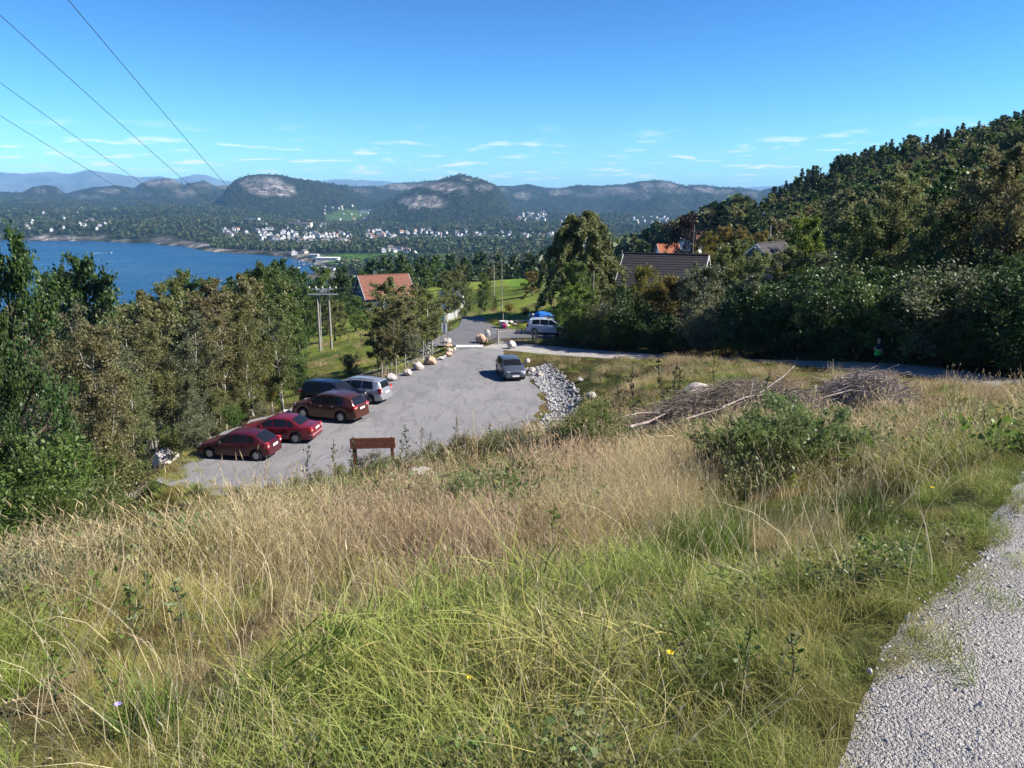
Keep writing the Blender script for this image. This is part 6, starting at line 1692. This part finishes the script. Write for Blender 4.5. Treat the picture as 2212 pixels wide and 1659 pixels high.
near_sapling(230,1540,.3,'green',"second low sapling near the left corner"); near_sapling(1190,1215,.5,'green',"small leafy plant in front of the middle bush"); near_sapling(1600,1500,.3,'green',"leafy seedling in the right foreground grass"); near_sapling(1700,1510,.28,'green',"second leafy seedling in the right foreground grass"); near_sapling(330,1340,.4,'green',"sapling above the left foreground one")
# darker rush clumps
rush = [tuft("rush_tuft", 950 + i, n=240, rad=.20, h0=.18, h1=.46, width=.0048, lean=.6, mat='rush') for i in range(2)]
RP = [(1555,1190),(1480,1200),(1520,1215),(1290,1330),(1130,1410),(1110,1430),(720,1560),(650,1580),(760,1530),(1010,1400),(540,1610),(1640,1440),(880,1500),(1220,1460),(1340,1340),(960,1420),(1250,1350),(600,1540),(1420,1300),(1760,1250),(1870,1150),(1500,1420),(330,1590),(820,1600),(1040,1560)]
P_ = np.array([hit(a + random.uniform(-20, 20), b + random.uniform(-15, 15)) for a, b in RP]); s = .7 + .5 * np.random.default_rng(5).random(len(P_))
s = s * np.clip(np.hypot(P_[:, 0], P_[:, 1]) / 4.5, .55, 1)
scatter("rush_clumps", rush, P_, np.random.default_rng(6).random((len(P_), 3)) * np.array([.1, .1, 6.28]), np.stack([s] * 3, 1), np.arange(len(P_)) % 2, label="darker green rush clumps in the foreground meadow")
# flowers
fm = MB()
for k in range(9):
    a = k * .7; fm.add([(0, 0, .30), (.02*math.cos(a), .02*math.sin(a), .315), (.028*math.cos(a+.3), .028*math.sin(a+.3), .31), (.02*math.cos(a+.6), .02*math.sin(a+.6), .315)], [(0,1,2,3)])
fst = MB().tube([(0,0,-.05),(.01,0,.15),(0,0,.30)], .003, 4)
for k, (dx, dy, m, lab) in enumerate(((478,1112,'flower',"yellow flower above the left meadow, left one"),(497,1110,'flower',"yellow flower above the left meadow, right one"),(1015,1590,'flower',"orange-yellow flower at the bottom centre"),(1440,1555,'flower',"orange-yellow flower near the stone tip"),(270,1650,'lilac',"lilac flower at the bottom left"),(2003,1140,'flower',"yellow flower near the path edge"))):
    p = hit(dx, dy); o = empty("wild_flower", p); tag(o, lab, 'flower'); o.scale = (1.2,) * 3
    s_ = .6 if k > 1 else 1.6; o.scale = (s_, s_, .9)
    fst.build("stem", M['lush'], o); fm.build("petals", M[m], o)

# ------------------------------------------------------------------ brushwood
def brush(name, label, A, B, width, height, n, mat, seed, along=.75, main=()):
    g = np.random.default_rng(seed); A = np.array(A, float); B = np.array(B, float); ax = unit(B - A); sd2 = np.array([-ax[1], ax[0], 0])
    o = empty(name, (A + B) / 2); tag(o, label, 'brush pile'); o0 = np.array(o.location); m = MB()
    for i in range(n):
        u = g.random(); v = g.normal() * .38; c = A + (B - A) * u
        env = math.sin(math.pi * min(1, max(0, u * .92 + .05))) ** .5
        c = c + sd2 * v * width; c[2] = ground_z(c[0], c[1]) + height * env * math.exp(-(v * 1.5) ** 2) * g.random() ** .55
        d = unit(ax * along * (1 if g.random() < .5 else -1) + g.normal(size=3) * np.array([.5, .5, .16])); L = .5 + 1.3 * g.random() ** 1.5; bow = g.normal(size=3) * .10; r_ = .005 + .008 * g.random() ** 2
        m.tube([c - d * L / 2 - o0, c + bow - o0, c + d * L / 2 + np.array([0, 0, -.1]) - o0], [r_, r_ * .8, r_ * .35], 3, cap=False)
    tw = m.build("twigs", M[mat], o); tw['kind'] = 'stuff'
    for pts, r0 in main:
        MB().tube([np.array(p) - o0 for p in pts], [r0 * (1 - .6 * k / (len(pts) - 1)) for k in range(len(pts))], 6).build("branch", M['deadwood'], o)
    return o
def P3(dx, dy, Y): return at_depth(dx, dy, Y)
def gpt(dx, dy):
    return hit(dx, dy)
ba, bb = gpt(1385, 950), gpt(1770, 905)
brush("brush_pile", "long pile of purplish-brown brushwood across the meadow", ba, bb, 2.0, 1.5, 3400, 'brushwood', 31, main=(
    ([P3(1360,922,20.5),P3(1400,912,21),P3(1436,894,21.5)], .045), ([P3(1330,905,20.5),P3(1380,892,21),P3(1425,890,21.5)], .02), ([P3(1560,880,22),P3(1610,858,23),P3(1680,848,24),P3(1760,842,25)], .025),
    ([P3(1640,850,23),P3(1690,815,23.5),P3(1716,790,24),P3(1723,772,24)], .025), ([P3(1690,815,23.5),P3(1660,806,23.5),P3(1640,808,23.5)], .014), ([P3(1620,860,22),P3(1628,820,22.5),P3(1622,795,22.5)], .012), ([P3(1480,905,21),P3(1530,890,22),P3(1600,872,23)], .02)))
ra, rb_ = gpt(1770, 888), gpt(1960, 890)
brush("branch_heap", "rounded heap of grey dead branches at the right end of the brushwood", ra, rb_, 1.4, 1.45, 1500, 'deadwood', 32, along=.5, main=(
    ([P3(1720,880,24),P3(1780,858,24.5),P3(1840,842,25),P3(1900,850,25),P3(1940,868,25)], .028), ([P3(1880,870,24),P3(1930,868,24),P3(1975,880,24)], .02), ([P3(1800,848,25),P3(1840,832,25),P3(1880,838,25)], .02)))
brush("brush_pile", "dark twiggy heap under the bright green bush", gpt(1180, 985), gpt(1330, 975), .7, .6, 420, 'brushwood', 33)
brush("dead_twigs", "grey dead twigs on the left bank below the birches", gpt(260, 1050), gpt(340, 1040), .8, .5, 200, 'deadwood', 34)

# ------------------------------------------------------------------ walker on the shaded path
def skin_obj(name, verts, edges, rad, mat, parent, root=0, sub=2):
    me = bpy.data.meshes.new(name); me.from_pydata(verts, edges, []); o = link(name, me, parent); me.materials.append(mat)
    md = o.modifiers.new("skin", 'SKIN'); md.use_smooth_shade = True
    for i, r_ in enumerate(rad):
        sv = me.skin_vertices[0].data[i]; sv.radius = r_ if hasattr(r_, '__len__') else (r_, r_); sv.use_root = (i == root)
    ss = o.modifiers.new("sub", 'SUBSURF'); ss.levels = sub; ss.render_levels = sub
    return o
M['skin'] = plain("skin", (.45,.28,.20), .6, .3); M['shirt'] = plain("navy_shirt", (.02,.02,.045), .8, .2); M['trousers'] = plain("black_trousers", (.012,.012,.014), .8, .2)
M['greencloth'] = plain("green_garment", (.05,.45,.06), .7, .2, 0, .4, 25, .4); M['hair'] = plain("fair_hair", (.42,.36,.27), .7, .2); M['shoe'] = plain("shoe", (.05,.05,.055), .7)
w0 = at_depth(1893, 795, 49.6); wz = float(line_near(np.array([w0[0]]), np.array([49.6]), PATH)[1][0]) + .02
pr = empty("person", (w0[0], 49.6, wz), R(12)); tag(pr, "walker in dark shirt with a green garment tied round the waist on the shaded path", 'person'); pr.scale = (1.04,) * 3
V, E, Rr = [], [], []
def jv(p, r_, par=None):
    V.append(p); Rr.append(r_)
    if par is not None: E.append((par, len(V) - 1))
    return len(V) - 1
pel = jv((0,0,.96), (.15,.11)); sp1 = jv((0,0,1.14), (.135,.10), pel); ch = jv((0,-.01,1.34), (.155,.11), sp1); nk = jv((0,0,1.50), .055, ch); hb = jv((0,-.02,1.585), .075, nk); he = jv((0,-.03,1.665), (.085,.10), hb); ht = jv((0,-.02,1.74), .065, he)
for sg in (-1, 1):
    sh = jv((sg*.165,0,1.425), .062, ch)
    el = jv((sg*.25, .03 if sg < 0 else .07, 1.15), .045, sh); wrp = (-.04,-.19,1.13) if sg < 0 else (.20,-.10,1.0)
    wr_ = jv(wrp, .028, el); d = unit(np.array(wrp) - np.array(V[el])); pm = jv(tuple(np.array(wrp) + d*.06), (.036,.018), wr_)
    side = unit(np.cross(d, [0,0,1]))
    for k in range(4):
        q = np.array(V[pm]) + d*.045 + (k-1.5)*.018*np.array([0,0,1.]); f1 = jv(tuple(q), .009, pm); jv(tuple(q + d*.035*(1.1-.12*abs(k-1.3)) + side*.012), .0075, f1)
    t1 = jv(tuple(np.array(wrp) + d*.03 + np.array([0,0,.035])), .010, wr_); jv(tuple(np.array(wrp) + d*.06 + np.array([0,0,.055])), .008, t1)
    hp = jv((sg*.09,0,.90), .088, pel); kn = jv((sg*.10, -.12 if sg < 0 else .0, .50), .060, hp); an = jv((sg*.10, -.18 if sg < 0 else .16, .10), .042, kn); jv((sg*.11, -.33 if sg < 0 else .03, .04), .036, an)
skin_obj("body", V, E, Rr, M['skin'], pr)
skin_obj("shirt", [(0,0,.98),(0,0,1.14),(0,-.01,1.34),(0,0,1.46),(-.165,0,1.43),(-.215,.015,1.27),(.165,0,1.43),(.215,.035,1.27)], [(0,1),(1,2),(2,3),(2,4),(4,5),(2,6),(6,7)], [(.165,.125),(.15,.115),(.17,.125),(.085,.07),.078,.068,.078,.068], M['shirt'], pr)
skin_obj("trousers", [(0,0,.97),(-.09,0,.90),(-.10,-.12,.50),(-.10,-.175,.14),(.09,0,.90),(.10,0,.50),(.10,.15,.15)], [(0,1),(1,2),(2,3),(0,4),(4,5),(5,6)], [(.16,.12),.10,.072,.06,.10,.072,.06], M['trousers'], pr)
for sg in (-1, 1): skin_obj("shoe", [(sg*.10, -.17 if sg < 0 else .18, .07), (sg*.105, -.27 if sg < 0 else .09, .05), (sg*.11, -.37 if sg < 0 else .0, .04)], [(0,1),(1,2)], [.052,.050,.038], M['shoe'], pr)
gm = MB(); nn = 22; Vv = []
for z, rx, ry in ((1.10,.175,.135),(1.04,.19,.15),(.95,.205,.165),(.86,.215,.175),(.78,.22,.18)):
    for k in range(nn):
        a = 2*math.pi*k/nn; w_ = 1 + .06*math.sin(k*2.3 + z*9)*(1.2 - z)*2.5; Vv.append((rx*w_*math.cos(a), ry*w_*math.sin(a), z + .012*math.sin(k*1.7)))
gm.add(Vv, [(i*nn+k, i*nn+(k+1)%nn, (i+1)*nn+(k+1)%nn, (i+1)*nn+k) for i in range(4) for k in range(nn)]).build("tied_garment", M['greencloth'], pr, True)
import bmesh
def ball(name, c, r3, mat, parent, seg=16, cut=None):
    bm = bmesh.new(); bmesh.ops.create_uvsphere(bm, u_segments=seg, v_segments=seg // 2 + 2, radius=1)
    if cut: bmesh.ops.delete(bm, geom=[v for v in bm.verts if cut(v.co)], context='VERTS')
    for v in bm.verts: v.co = Vector((v.co.x*r3[0] + c[0], v.co.y*r3[1] + c[1], v.co.z*r3[2] + c[2]))
    me = bpy.data.meshes.new(name); bm.to_mesh(me); bm.free(); me.materials.append(mat); me.polygons.foreach_set("use_smooth", [True]*len(me.polygons)); return link(name, me, parent)
ball("hair", (0,-.005,1.70), (.108,.118,.105), M['hair'], pr, 18, lambda c: c.z < -.35 or (c.y < -.55 and c.z < .30))
ball("nose", (0,-.128,1.655), (.014,.02,.022), M['skin'], pr, 8)
for sg in (-1, 1):
    ball("ear", (sg*.092,-.02,1.66), (.014,.025,.035), M['skin'], pr, 8); ball("sunglass_lens", (sg*.038,-.122,1.685), (.032,.012,.022), M['glass'], pr, 10)
MB().box((0,-.125,1.612), (.05,.012,.012)).build("mouth", plain("lips", (.35,.12,.11), .5), pr)
